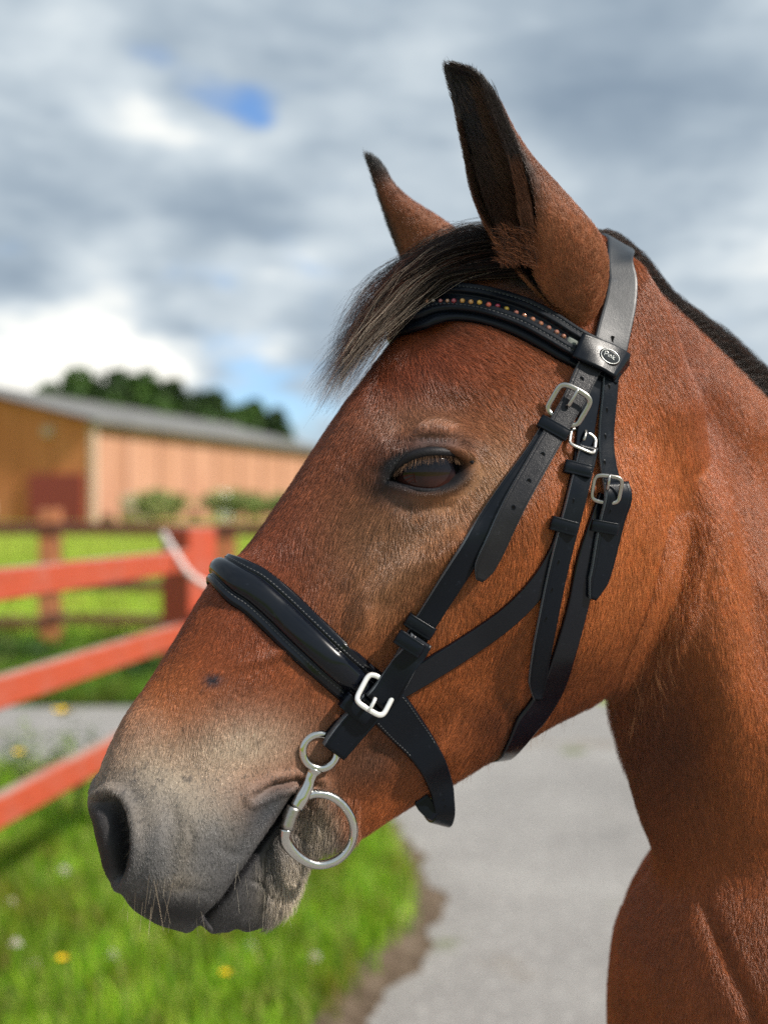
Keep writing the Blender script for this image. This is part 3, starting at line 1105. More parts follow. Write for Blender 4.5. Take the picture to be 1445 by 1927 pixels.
# veins
for pl, w_, a_ in [([(640, 1235), (600, 1240), (540, 1222), (480, 1240), (430, 1262)], 11, .0017),
                   ([(700, 1130), (690, 1180), (640, 1240)], 9, .0035), ([(870, 1330), (800, 1430), (740, 1500)], 10, .003), ([(720, 1010), (690, 1060), (640, 1110)], 10, .0018)]:
    d, p, _ = polydist(uv, pl)
    disp += a_ * G(d, w_) * np.sin(np.pi * np.clip(p, 0, 1))
# --- neck muscles, jugular groove
d, p, _ = polydist(uv, [(1210, 700), (1260, 850), (1300, 1020), (1320, 1200)])
disp -= .003 * G(d, 44) * np.sin(np.pi * np.clip(p, 0, 1))
d, p, _ = polydist(uv, [(1262, 700), (1310, 850), (1345, 1010), (1370, 1250), (1400, 1500)])
disp += .0065 * G(d, 42) * np.sin(np.pi * np.clip(p, 0, 1))
d, p, _ = polydist(uv, [(1330, 760), (1385, 900), (1420, 1080), (1440, 1300)])
disp -= .0055 * G(d, 26) * np.sin(np.pi * np.clip(p, 0, 1))
d, p, _ = polydist(uv, [(1230, 1180), (1290, 1300), (1330, 1450), (1350, 1600)])
disp -= .004 * G(d, 34) * np.sin(np.pi * np.clip(p, 0, 1)) ** 1.5
d, p, _ = polydist(uv, [(1260, 1270), (1330, 1330), (1380, 1450), (1420, 1640)])
disp += .003 * G(d, 50) * np.sin(np.pi * np.clip(p, 0, 1))
d, p, _ = polydist(uv, [(1290, 1600), (1330, 1700), (1370, 1790), (1415, 1890), (1450, 2000)])
pass
d, p, _ = polydist(uv, [(1265, 1620), (1300, 1720), (1340, 1810), (1380, 1900)])
disp += .001 * G(d, 42) * sstep(p, 0, .3)
d, p, _ = polydist(uv, [(1290, 760), (1330, 720), (1370, 735), (1420, 800)])
disp += .003 * G(d, 40)
# --- muzzle
disp += .007 * G(blobd(310, 1570, 80, 110, 10), 1.0)
disp -= .006 * G(blobd(330, 1450, 80, 60, -30), 1.0)
disp += .004 * G(blobd(430, 1540, 90, 110, 30), 1.0)
disp += .004 * G(blobd(330, 1690, 90, 50, -10), 1.0)
d, p, _ = polydist(uv, [(300, 1490), (325, 1540), (315, 1600), (290, 1650)])
disp -= .0022 * G(d, 12) * np.sin(np.pi * np.clip(p, 0, 1))
co += no * (disp * nearw)[:, None]
# soften the join of neck and breast, then lay in the single jugular groove
co = local_smooth(co, .9 * (1 - sstep(blobd(1340, 1700, 190, 190), .55, 1.0)), 90)
body_me.vertices.foreach_set('co', co.astype(np.float32).ravel())
body_me.update()
no = get_no(body_me)
uv, bb = sculpt_uv(co)
d, p, _ = polydist(uv, [(1296, 1640), (1330, 1705), (1366, 1790), (1412, 1890), (1450, 2000)])
co -= no * (.0050 * G(d, 15) * sstep(p, 0, .4))[:, None]
uv, bb = sculpt_uv(co)
la, lz, lb = to_local(co)

# mouth: lip edge, gap and the lower lip set back under the upper one
MOUTH = [(376, 1736), (420, 1690), (455, 1640), (490, 1590), (525, 1540), (552, 1497), (572, 1478)]
d, p, sd_ = polydist(uv, MOUTH)
below = np.where(sd_ > 0, 1, -1) * d           # + on the lower-lip side
msk = sstep(p, 0.0, .04) * (1 - sstep(p, .965, 1.0))
inw = np.where(below > 0, .0085 * np.exp(-np.maximum(below - 6, 0) / 60), 0) * sstep(below, -1.5, 3.5)
inw += .011 * G(below - 5, 6.0)
inw -= .0022 * G(below + 12, 12)               # rounded edge of the upper lip
fade = G(np.maximum(np.abs(below) - 100, 0), 30)
co -= np.outer(inw * msk * fade * np.where(np.abs(lb) > .006, 1, .3), 1) * np.sign(lb)[:, None] * HN
# crease over the mouth corner
d, p, _ = polydist(uv, [(480, 1500), (520, 1478), (560, 1470), (600, 1480)])
co -= np.outer(.0045 * G(d, 6) * np.sin(np.pi * np.clip(p, 0, 1)) - .002 * G(d - 14, 8), 1) * np.sign(lb)[:, None] * HN
# wrinkles of the lower lip
for k in range(5):
    x0, y0 = 470 + 22 * k, 1660 - 34 * k
    d, p, _ = polydist(uv, [(x0, y0), (x0 + 25, y0 + 8), (x0 + 50, y0 + 30)])
    co -= np.outer(.0030 * G(d, 5) * np.sin(np.pi * np.clip(p, 0, 1)), 1) * np.sign(lb)[:, None] * HN
# bottom outline: notches where the lips part and where the chin begins
co[:, 2] += .0050 * G(blobd(377, 1750, 13, 20), 1.0) + .0030 * G(blobd(447, 1758, 12, 14), 1.0) - .0016 * G(blobd(350, 1748, 14, 12), 1.0) - .0016 * G(blobd(410, 1752, 14, 12), 1.0)
for pl, w_, a_ in [([(300, 1480), (330, 1520), (338, 1570), (322, 1630), (300, 1670)], 9, .0018), ([(345, 1540), (365, 1580), (350, 1640)], 6, .0014),
                   ([(290, 1690), (330, 1672), (390, 1680), (420, 1700)], 10, .0009), ([(400, 1590), (440, 1610), (470, 1600)], 8, .0007)]:
    d, p, _ = polydist(uv, pl)
    co -= np.outer(a_ * G(d, w_) * np.sin(np.pi * np.clip(p, 0, 1)), 1) * np.sign(lb)[:, None] * HN
# nostril: comma-shaped cavity running inwards
NOS = [(186, 1508), (206, 1497), (226, 1506), (239, 1530), (246, 1565), (246, 1600), (239, 1634), (229, 1658), (221, 1652), (215, 1622), (209, 1588), (200, 1548)]
ins = inpoly(uv, NOS)
d, p, _ = polydist(uv, NOS + [NOS[0]])
sdn = np.where(ins, d, -d)
depth = (.030 * sstep(uv[:, 0] + (uv[:, 1] - 1580) * -.05, 196, 238) + .003) * sstep(sdn, 0, 14) + .002 * sstep(sdn, -3, 4)
rim = .0042 * G(sdn + 10, 11)
nd_ = (HN * .75 + HF * -.66)
nd_ /= np.linalg.norm(nd_)
sg = np.sign(lb)[:, None]
vecin = (-HN * .62)[None] * sg + (-HF * .78)[None]
co += vecin * (depth * (np.abs(lb) > .004))[:, None]
co += no * rim[:, None]
# socket of the eye
EYE_POLY = EYE_UP + EYE_LO[::-1][1:-1]
ins = inpoly(uv, EYE_POLY)
d, p, _ = polydist(uv, EYE_POLY + [EYE_POLY[0]])
sde = np.where(ins, d, -d)
co -= np.outer(.014 * sstep(sde, -1, 12) - .0022 * G(sde + 9, 8), 1) * np.sign(lb)[:, None] * HN

body_me.vertices.foreach_set('co', co.astype(np.float32).ravel())
body_me.update()
no = get_no(body_me)


# the rest of the animal, outside the picture: trunk, hindquarters and legs, coarser, in the same mesh
def tube_rings(cs, rb, rz_, n=20, axis='a'):
    out = []
    th = np.linspace(0, 2 * np.pi, n, endpoint=False)
    for (a, z, b), r1, r2 in zip(cs, rb, rz_):
        if axis == 'a': out.append(to_world(np.full(n, a), z + r2 * np.cos(th), b + r1 * np.sin(th)))
        else: out.append(to_world(a + r2 * np.cos(th), np.full(n, z), b + r1 * np.sin(th)))
    return np.array(out)


tv, tf, to_ = [], [], 0
zg = -HO[2]
parts_ = [tube_rings(catmull(np.array([(a0 - .16, zc_ - .10, 0), (a0 - .45, zc_ - .06, 0), (a0 - .8, zc_ - .07, 0), (a0 - 1.15, zc_ - .03, 0), (a0 - 1.45, zc_ + .01, 0), (a0 - 1.68, zc_ - .03, 0), (a0 - 1.76, zc_ - .08, 0)]), 30),
                     *catmull(np.array([(.13, .20), (.25, .34), (.29, .33), (.27, .31), (.26, .31), (.17, .22), (.03, .05)]), 30).T, 32)]
for sb in (-1, 1):
    parts_.append(tube_rings(catmull(np.array([(a0 - .26, zc_ - .15, .12 * sb), (a0 - .27, zg + .62, .13 * sb), (a0 - .24, zg + .42, .13 * sb), (a0 - .25, zg + .20, .13 * sb), (a0 - .23, zg + .10, .13 * sb), (a0 - .20, zg + .002, .13 * sb)]), 30),
                             *catmull(np.array([(.07, .10), (.055, .07), (.04, .045), (.028, .035), (.035, .045), (.05, .065)]), 30).T, 18, 'z'))
    parts_.append(tube_rings(catmull(np.array([(a0 - 1.45, zc_ - .10, .12 * sb), (a0 - 1.38, zg + .78, .13 * sb), (a0 - 1.62, zg + .50, .13 * sb), (a0 - 1.58, zg + .22, .13 * sb), (a0 - 1.56, zg + .10, .13 * sb), (a0 - 1.52, zg + .002, .13 * sb)]), 30),
                             *catmull(np.array([(.11, .17), (.08, .11), (.04, .06), (.03, .04), (.035, .045), (.05, .065)]), 30).T, 18, 'z'))
for Vv in parts_:
    v, f = close_loft(Vv)
    tv.append(v); tf += [tuple(i + to_ for i in ff) for ff in f]; to_ += len(v)
me = bpy.data.meshes.new('t'); me.from_pydata(np.vstack(tv).tolist(), [], tf)
bm = bmesh.new(); bm.from_mesh(me); bmesh.ops.recalc_face_normals(bm, faces=bm.faces); bm.to_mesh(me); bm.free()
tmp = bpy.data.objects.new('t', me); col.objects.link(tmp)
md = tmp.modifiers.new('r', 'REMESH'); md.mode = 'VOXEL'; md.voxel_size = 0.016
md = tmp.modifiers.new('s', 'SMOOTH'); md.factor = .5; md.iterations = 8
tm_ = bpy.data.meshes.new_from_object(tmp.evaluated_get(bpy.context.evaluated_depsgraph_get()))
bpy.data.objects.remove(tmp)
tco = get_co(tm_)
tq = np.empty(len(tm_.loops), np.int32); tm_.loops.foreach_get('vertex_index', tq)
mq = np.empty(len(body_me.loops), np.int32); body_me.loops.foreach_get('vertex_index', mq)
nb_ = len(co)
q_all = np.vstack([mq.reshape(-1, 4), tq.reshape(-1, 4) + nb_])
co = np.vstack([co, tco])
bpy.data.meshes.remove(body_me)
tmpo = numpy_mesh('body', co, q_all)
body_me = tmpo.data
bpy.data.objects.remove(tmpo)
co = get_co(body_me)
no = get_no(body_me)


# ------------------------------------------------------------------ pigment of the coat, with some shade painted in
from mathutils import noise as mn


def fbm(P, scale, seed=0.0, oct_=3):
    """cheap value noise on numpy arrays"""
    out = np.zeros(len(P)); amp = 1.0; tot = 0
    for o_ in range(oct_):
        Q = P * scale * 2 ** o_ + seed * 17.13 + o_ * 5.7
        i = np.floor(Q).astype(np.int64); f = Q - i
        f = f * f * (3 - 2 * f)
        acc = 0
        for dx in (0, 1):
            for dy in (0, 1):
                for dz in (0, 1):
                    h = (i[:, 0] + dx) * 374761393 + (i[:, 1] + dy) * 668265263 + (i[:, 2] + dz) * 2147483647
                    h = (h ^ (h >> 13)) * 1274126177
                    h = ((h ^ (h >> 16)) & 0xffff) / 65535.0
                    w = (f[:, 0] if dx else 1 - f[:, 0]) * (f[:, 1] if dy else 1 - f[:, 1]) * (f[:, 2] if dz else 1 - f[:, 2])
                    acc = acc + h * w
        out += acc * amp; tot += amp; amp *= .55
    return out / tot - .5


BROWN = np.array([.300, .080, .022])
DEEP = np.array([.16, .040, .012])
COPPER = np.array([.52, .165, .046])
TAN = np.array([.41, .225, .115])
MEALY = np.array([.45, .375, .285])
GREY = np.array([.135, .130, .130])
DARK = np.array([.022, .021, .024])
LIP = np.array([.034, .032, .036])
MAROON = np.array([.225, .054, .024])


def pigment(P):
    U, b = sculpt_uv(P)
    x, y = U[:, 0], U[:, 1]
    n = fbm(P, 28, 1)
    n2_ = fbm(P, 90, 2, 2)
    n3_ = fbm(P, 9, 3, 2)

    def bl(cx, cy, rx, ry, ang=0, e=2):
        c, s = math.cos(R(ang)), math.sin(R(ang))
        X = x - cx; Y = y - cy
        return np.exp(-(((X * c + Y * s) / rx) ** 2 + ((-X * s + Y * c) / ry) ** 2) ** (e / 2))
    C = np.tile(BROWN, (len(P), 1))

    def lay(colr, w):
        w = np.clip(w, 0, 1)[:, None]
        C[:] = C * (1 - w) + np.asarray(colr)[None] * w
    lay(COPPER, .85 * bl(1190, 980, 190, 300, 0, 3) + .75 * bl(1400, 1050, 120, 420) + .35 * n3_ + .1)
    lay(MAROON, .85 * bl(540, 1030, 130, 270, 38))
    lay(MAROON, .8 * bl(800, 680, 190, 90, -15) + .4 * bl(700, 800, 90, 110))
    lay(MAROON, .5 * bl(1340, 800, 80, 260, -20))
    lay(DEEP, .9 * bl(1200, 1440, 110, 210) + .5 * bl(1290, 1380, 60, 160) + .4 * bl(1000, 1350, 170, 60, -20))  # shade on the throat and under the jaw painted into the coat
    lay(COPPER, .4 * bl(900, 1130, 120, 200, 30))
    # tan round and under the eye, along the crest
    lay(TAN, .7 * bl(930, 870, 60, 80, 25) + .5 * bl(860, 960, 110, 60, -25) + .35 * bl(720, 1130, 70, 110, 30) + .35 * bl(760, 1030, 110, 110))
    lay([.26, .15, .085], .55 * bl(700, 1010, 120, 140))
    lay([.25, .17, .11], .45 * bl(800, 790, 120, 45))
    # muzzle: tan, then mealy, then grey to nearly black
    # distance along the head axis from the muzzle tip
    ax = ((x - 300) * .645 + (y - 1580) * -.764)
    lay(COPPER * .9 + TAN * .1, sstep(-ax, -330, -180) * .55)
    lay(TAN * .8, sstep(-ax, -230 , -90) * .7 * (1 - bl(230, 1400, 80, 120)))
    mz = sstep(-ax + 60 * n, -215, -70)
    lay(MEALY, mz * .95 * (1 - .4 * bl(235, 1370, 60, 110, 20)))
    lay(MEALY * 1.15, .85 * bl(440, 1410, 150, 70, -8))
    gz = y + 90 * n + 26 * n2_ - .00055 * (x - 400) ** 2
    gr = sstep(gz, 1445, 1600) * (x < 700) * sstep(-ax, -300, -200)
    lay(GREY * 1.25, gr)
    lay(GREY, .85 * bl(520, 1510, 60, 50, 0) + .75 * bl(235, 1500, 60, 60) + .6 * bl(420, 1640, 130, 60, -30))
    lay(MEALY * .62, .45 * bl(345, 1590, 24, 75, 6) + .45 * bl(330, 1665, 50, 18, -10))
    lay([.050, .052, .060], .85 * bl(520, 1515, 55, 26, -38) + .5 * bl(480, 1570, 60, 40, -45))
    lay(LIP * .9, .95 * bl(320, 1718, 120, 32, 8) + .5 * bl(440, 1650, 60, 30, -40))
    lay(LIP * .8, .95 * sstep(bl(200, 1580, 62, 110, -8), .3, .8))
    lay(DARK * .6, sstep(bl(226, 1585, 24, 75, -6), .3, .8))  # shade of the nostril hollow painted in, deepest toward its right rim
    # lower lip and chin
    dmo, pmo, smo = polydist(U, MOUTH)
    low = (smo > 0) & (y > 1470) & (x < 600)
    lay([.085, .082, .086], low * sstep(600 - x, 40, 120) * .95)
    lay(MEALY * .6, low * bl(530, 1695, 42, 60) * .8)
    lay(MEALY * 1.35, low * bl(556, 1680, 36, 80) * .95)
    lay(MEALY * 1.0, .9 * bl(600, 1560, 45, 70) * (1 - low * .4))
    lay(DARK * 1.3, sstep(20 - dmo, 0, 14) * (pmo > .02) * (smo > 0))
    lay(DARK * 1.5, sstep(7 - dmo, 0, 6) * (pmo > .02))
    # dark fur behind the mouth corner, with shade painted in
    lay(np.array([.06, .04, .03]), .7 * bl(700, 1420, 70, 60, -20) + .2 * bl(640, 1460, 60, 30))
    lay(MEALY * .8, .8 * bl(590, 1570, 30, 60))
    lay(DEEP * .5, .75 * bl(935, 1360, 60, 60))
    # eye surround
    lay([.016, .015, .018], sstep(np.maximum(bl(798, 886, 102, 52, 5, 4), 0), .25, .85))
    lay([.045, .043, .050], .8 * bl(815, 832, 80, 16, 3) + .6 * bl(757, 940, 50, 20, 20))
    lay([.012, .012, .015], .95 * bl(730, 908, 34, 24, -10))
    # forehead under the forelock, ear base
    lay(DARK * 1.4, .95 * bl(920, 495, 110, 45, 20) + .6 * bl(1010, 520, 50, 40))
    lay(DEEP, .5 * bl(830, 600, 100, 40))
    # marks
    lay([.03, .032, .045], 1.2 * bl(402, 1278, 15, 11) ** 1.0)
    for mx, my, mr in ((655, 1092, 4), (410, 1328, 4), (432, 1318, 3), (486, 1396, 4), (520, 1330, 3), (380, 1300, 3), (347, 1372, 4), (600, 1350, 3), (880, 1020, 3), (560, 1410, 4), (540, 1120, 3)):
        lay([.05, .035, .03], .9 * bl(mx, my, mr, mr))
    lay(DARK * 2, mz * (1 - gr) * sstep(fbm(P, 330, 5, 1), .27, .36) * .8)
    C *= (1 + .30 * n + .18 * n2_)[:, None]
    return np.clip(C, .003, .9)


_sp = np.random.default_rng(5).random((60, 2))
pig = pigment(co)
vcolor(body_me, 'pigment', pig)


def pbsdf(name, base=(.5, .5, .5), rough=.5, metal=0.0, spec=.5, coat=0.0, **kw):
    m = bpy.data.materials.new(name)
    m.use_nodes = True
    t = NT(m.node_tree)
    b = t.n['Principled BSDF']
    t.set(b.inputs['Base Color'], base)
    b.inputs['Roughness'].default_value = rough
    b.inputs['Metallic'].default_value = metal
    b.inputs['Specular IOR Level'].default_value = spec
    b.inputs['Coat Weight'].default_value = coat
    for k, v in kw.items():
        t.set(b.inputs[k.replace('_', ' ')], v)
    return m, t, b


m_skin, t, b = pbsdf('horse_skin', rough=.62, spec=.3)
a_ = t.new('ShaderNodeAttribute', attribute_name='pigment')
t.set(b.inputs['Base Color'], t.vmath('SCALE', a_.outputs['Color'], .66))
tcn = t.new('ShaderNodeTexCoord').outputs['Object']
bmp = t.new('ShaderNodeBump', ins={'Strength': .25, 'Distance': .0006, 'Height': t.noise(tcn, 420, 3, .6)})
t.l.new(bmp.outputs[0], b.inputs['Normal'])

m_fur, t, b = pbsdf('coat_hair', rough=.35, spec=.6)
a_ = t.new('ShaderNodeAttribute', attribute_name='haircol')
t.set(b.inputs['Base Color'], a_.outputs['Color'])

horse = empty('horse', tuple(to_world([-.9], [0], [0])[0] * [1, 1, 0]), 'bay horse with dark grey muzzle wearing a black bridle, seen in profile', 'horse')
body_me.materials.clear()
body_me.materials.append(m_skin)
body_me.polygons.foreach_set('use_smooth', [True] * len(body_me.polygons))
body = bpy.data.objects.new('body', body_me)
link(body, horse)
set_rel(body, horse)
body_tris = np.empty(len(body_me.polygons) * 4, np.int32) if all(len(p.vertices) == 4 for p in list(body_me.polygons)[:5]) else None
bvh = BVHTree.FromPolygons([tuple(v) for v in co], [tuple(p.vertices) for p in body_me.polygons])
# ------------------------------------------------------------------ ears
def make_ear(stations, b0, near, nrow=70, narc=44):
    S = catmull(np.array(stations, float), nrow)
    outer, inner, info = [], [], []
    for (y, L, D, Rr) in S:
        xc = (L + Rr) / 2
        a, z = midplane(xc, y, b0)
        c = to_world(np.array([a]), np.array([z]), np.array([b0]))[0]
        m = c[1] / FPX
        r = max((Rr - L) / 2 * m, .0012)
        q = np.clip((D - xc) / ((Rr - L) / 2), -.97, .97)
        phi = math.acos(q)
        th = np.linspace(math.pi, -phi, narc)
        flip = 1 if near else -1
        sq = .82
        ox = np.cos(th) * r
        oy = np.sin(th) * r * sq * flip
        outer.append(np.stack([c[0] + ox, c[1] + oy, np.full(narc, c[2])], 1))
        k = max(.1, 1 - .0022 / r)
        inner.append(np.stack([c[0] + ox * k, c[1] + oy * k, np.full(narc, c[2] - .0004)], 1))
        info.append(((y - S[0][0]) / (S[-1][0] - S[0][0])))
    O = np.array(outer); I = np.array(inner)
    ring = np.concatenate([O, I[:, ::-1]], 1)
    V = ring.reshape(-1, 3)
    F = [tuple(f) for f in grid_faces(nrow, 2 * narc, True)]
    F.append(tuple(range(2 * narc))[::-1])
    if near:
        F = [f[::-1] for f in F]
    t = np.repeat(np.array(info), 2 * narc)
    j = np.tile(np.concatenate([np.arange(narc), np.arange(narc)[::-1]]), nrow) / (narc - 1)
    isin = np.tile(np.concatenate([np.zeros(narc), np.ones(narc)]), nrow)
    return V, F, t, j, isin


def ear_pig(t, j, isin, P, near):
    n = fbm(P, 60, 4)
    C = np.tile(np.array([.25, .080, .030]), (len(t), 1))

    def lay(c, w):
        w = np.clip(w, 0, 1)[:, None]
        C[:] = C * (1 - w) + np.asarray(c)[None] * w
    lay([.40, .155, .070], sstep(t, .35, .75) * .75)
    tip = 1 - sstep(t + n * .15, .06, .30 if near else .36)
    lay([.018, .017, .019], tip)
    edge = np.exp(-(np.minimum(j, 1 - j) / .05) ** 2)
    lay([.025, .02, .02], edge * (1 - sstep(t, .4, .75)) * .9)
    if not near:
        lay([.02, .017, .018], (1 - isin) * (1 - sstep(j, .03, .16)) * (1 - sstep(t, .6, 1)))
    if near:
        lay([.085, .038, .022], isin * .9)
        lay([.034, .030, .036], isin * (1 - sstep(t + n * .25, .20, .48)))
        lay([.03, .02, .018], isin * sstep(j, .80, .9) * (1 - sstep(t, .3, .8)))
        lay([.02, .018, .02], (1 - isin) * sstep(j, .94, 1.0) * (1 - sstep(t, .12, .35)))
    C *= (1 + .5 * n)[:, None]
    return np.clip(C, .004, .9)


NEAR_EAR = [(119, 838, 846, 852), (126, 837, 868, 876), (140, 840, 892, 900), (165, 846, 914, 922), (200, 856, 934, 943), (250, 866, 955, 969), (300, 876, 974, 1002),
            (350, 886, 988, 1046), (400, 904, 998, 1090), (440, 924, 1000, 1122), (480, 950, 996, 1139), (520, 984, 1000, 1141),
            (560, 1020, 1026, 1134), (600, 1060, 1064, 1116), (628, 1084, 1087, 1100)]
FAR_EAR = [(289, 687, 689, 692), (296, 687, 693, 706), (312, 693, 701, 722), (345, 704, 713, 741), (380, 715, 726, 778), (410, 725, 738, 824), (440, 736, 750, 862),
           (480, 752, 766, 884), (520, 775, 790, 890), (550, 800, 815, 880)]
ear_data = []
for nm, stn, b0, near in (('ear', NEAR_EAR, .066, True), ('ear', FAR_EAR, -.060, False)):
    V, F, t_, j_, in_ = make_ear(stn, b0, near)
    o = mesh_obj(nm, V, F, m_skin, horse)
    pg = ear_pig(t_, j_, in_, V, near)
    vcolor(o.data, 'pigment', pg)
    o['label'] = 'tall pricked near ear, dark inside' if near else 'far ear with black tip'
    ear_data.append((V, F, t_, j_, in_, pg, near))

# ------------------------------------------------------------------ hair curves
def curves_obj(name, P, rad, colr, mat, parent, label=None, kind='stuff'):
    """P (n,k,3) world, rad (n,k), colr (n,3)"""
    n, k, _ = P.shape
    hc = bpy.data.hair_curves.new(name)
    hc.add_curves([k] * n)
    off = np.array(root_loc(parent)) if parent is not None else np.zeros(3)
    hc.attributes['position'].data.foreach_set('vector', (P - off).astype(np.float32).ravel())
    ra = hc.attributes.get('radius') or hc.attributes.new('radius', 'FLOAT', 'POINT')
    ra.data.foreach_set('value', rad.astype(np.float32).ravel())
    ca = hc.attributes.new('haircol', 'FLOAT_COLOR', 'CURVE')
    c4 = np.ones((n, 4), np.float32)
    c4[:, :3] = colr
    ca.data.foreach_set('color', c4.ravel())
    hc.materials.append(mat)
    o = bpy.data.objects.new(name, hc)
    link(o, parent)
    if label: o['label'] = label
    if kind: o['kind'] = kind
    return o


FLOW = np.array([
    (850, 640, .80, .50), (980, 680, .75, .65), (760, 700, .2, .9), (900, 760, .6, .75), (1000, 800, .3, .95), (700, 800, -.2, .95), (650, 900, -.3, .95),
    (560, 960, -.35, .9), (500, 1100, -.4, .9), (650, 1050, -.2, 1), (380, 1200, -.45, .9), (300, 1300, -.45, .9), (250, 1400, -.3, .95), (420, 1420, -.25, 1),
    (520, 1300, -.3, .95), (400, 1560, .1, 1), (300, 1620, .2, 1), (480, 1600, -.1, 1), (520, 1680, -.35, .95), (620, 1520, -.25, 1), (700, 1450, -.35, .95),
    (800, 1250, -.3, .95), (900, 1150, -.15, 1), (780, 1080, -.1, 1), (900, 1350, -.5, .85), (800, 1470, -.55, .8), (1000, 1250, -.3, .95), (1100, 1200, -.15, 1),
    (1150, 1000, -.08, 1), (1200, 800, .12, 1), (1250, 1100, -.1, 1), (1180, 650, .2, 1), (1300, 900, .2, 1), (1330, 650, .45, .9), (1250, 560, .5, .85), (1400, 800, .35, 1),
    (1400, 1000, .2, 1), (1300, 1200, .12, 1), (1200, 1400, .1, 1), (1300, 1500, .12, 1), (1420, 1500, .1, 1), (1250, 1800, .0, 1), (1400, 1800, .25, 1), (1180, 1700, -.1, 1),
    (820, 840, .2, -.9), (800, 960, .3, .95), (720, 920, -.5, .9), (900, 880, .6, .8), (960, 540, .5, .3), (1060, 560, .25, 1)], float)


def flow_dir(U):
    out = np.zeros((len(U), 2))
    for s in range(0, len(U), 60000):
        u = U[s:s + 60000]
        d2 = ((u[:, None, :] - FLOW[None, :, :2]) ** 2).sum(-1)
        w = 1 / (d2 + 900) ** 1.6
        out[s:s + 60000] = (w[..., None] * FLOW[None, :, 2:]).sum(1) / w.sum(1)[:, None]
    return out / np.linalg.norm(out, axis=1)[:, None]


NF = len(body_me.polygons)
fl = np.empty(len(body_me.loops), np.int32)
body_me.loops.foreach_get('vertex_index', fl)
Fq = fl.reshape(-1, 4) if len(fl) == NF * 4 else None
FAST_FUR = 470000


def sample_quads(Vv, Nn, Cc, Q, n, wfun):
    A, B, Cq, D = Vv[Q[:, 0]], Vv[Q[:, 1]], Vv[Q[:, 2]], Vv[Q[:, 3]]
    area = .5 * np.linalg.norm(np.cross(Cq - A, D - B), axis=1)
    ctr = (A + B + Cq + D) / 4
    w = area * wfun(ctr, Nn[Q[:, 0]])
    idx = rng.choice(len(Q), n, p=w / w.sum())
    u, v = rng.random(n)[:, None], rng.random(n)[:, None]
    w0, w1, w2, w3 = (1 - u) * (1 - v), u * (1 - v), u * v, (1 - u) * v
    q = Q[idx]
    mixf = lambda X: w0 * X[q[:, 0]] + w1 * X[q[:, 1]] + w2 * X[q[:, 2]] + w3 * X[q[:, 3]]
    N = mixf(Nn)
    N /= np.linalg.norm(N, axis=1)[:, None] + 1e-9
    return mixf(Vv), N, mixf(Cc)


def fur_weight(ctr, nn):
    U = proj(ctr)
    view = CAMP[None] - ctr
    view /= np.linalg.norm(view, axis=1)[:, None]
    facing = (nn * view).sum(1)
    w = sstep(facing, -.55, -.25) * (.35 + .65 * sstep(facing, -.1, .5))
    w *= (U[:, 0] > 60) * (1 - sstep(U[:, 0], 1480, 2150)) * (1 - sstep(U[:, 1], 1990, 2300))
    w *= np.where(np.abs(U[:, 0] - 722) > 760, .5, 1)
    uvp, _ = sculpt_uv(ctr)
    eyew = inpoly(uvp, EYE_POLY)
    w *= ~eyew
    return w


def fur_strands(P, N, C, D2, L, lift, jit, rad):
    n = len(P)
    T = np.stack([D2[:, 0], np.zeros(n), -D2[:, 1]], 1)
    T -= N * (T * N).sum(1)[:, None]
    T /= np.linalg.norm(T, axis=1)[:, None] + 1e-9
    B = np.cross(N, T)
    ang = rng.normal(0, jit, n)[:, None]
    T = T * np.cos(ang) + B * np.sin(ang)
    L = L[:, None] * rng.uniform(.7, 1.2, n)[:, None]
    lf = (lift * rng.uniform(.4, 1.6, n))[:, None]
    p0 = P - N * .0003
    p1 = P + (T * 1 + N * lf * 1.6) * L * .5
    p2 = P + (T * 1 + N * lf) * L
    pts = np.stack([p0, p1, p2], 1)
    r = np.stack([np.full(n, 1.0), np.full(n, .8), np.full(n, .15)], 1) * rad
    return pts, r


Pf, Nf, Cf = sample_quads(co, no, pig, Fq, FAST_FUR, fur_weight)
Uf, bf = sculpt_uv(Pf)
Df = flow_dir(Uf)
# gentle waviness of the coat
wv = fbm(Pf, 45, 8, 2) * .9
cw, sw = np.cos(wv), np.sin(wv)
Df = np.stack([Df[:, 0] * cw - Df[:, 1] * sw, Df[:, 0] * sw + Df[:, 1] * cw], 1)
axf = (Uf[:, 0] - 300) * .645 + (Uf[:, 1] - 1580) * -.764
Lf = np.full(len(Pf), .0080)
Lf = np.where(Uf[:, 0] > 1180, .0085, Lf)
Lf *= 1 - .45 * (1 - sstep(axf, 250, 500)) * (Uf[:, 1] > 900)
dark = Cf.sum(1) < .16
mzz = (Uf[:, 1] > 1440) & (Uf[:, 0] < 640)
Lf = np.where(mzz, Lf * .62, Lf)
Lf = np.where(dark & mzz, .0016, Lf)
dey = np.sqrt(((Uf[:, 0] - 808) / 100) ** 2 + ((Uf[:, 1] - 885) / 52) ** 2)
Lf = np.where(dey < 1, .0018, Lf)
chin = (polydist(Uf, MOUTH)[2] > 0) & (Uf[:, 1] > 1500) & (Uf[:, 0] < 680) & (Uf[:, 0] > 500) & (Cf.sum(1) > .2)
Lf = np.where(chin, .009, Lf)
dj = polydist(Uf, [(680, 1580), (760, 1528), (850, 1478), (930, 1428), (1040, 1368), (1150, 1310), (1230, 1200)])[0]
Lf = np.where(dj < 30, .010, Lf)
dth = polydist(Uf, [(1300, 1000), (1270, 1130), (1215, 1280), (1190, 1400)])[0]
Lf = np.where(dth < 45, .011, Lf)
liftf = np.where(dth < 45, .28, np.where(chin, .40, .12))
jitf = np.where(dth < 45, .18, .09)
n_ = len(Pf)
val = np.exp(rng.normal(0, .12, n_))
cell = fbm(Pf, 620, 11, 1)
Cf2 = Cf * (val * (1 + .75 * cell))[:, None]
lightish = rng.random(n_) < .05
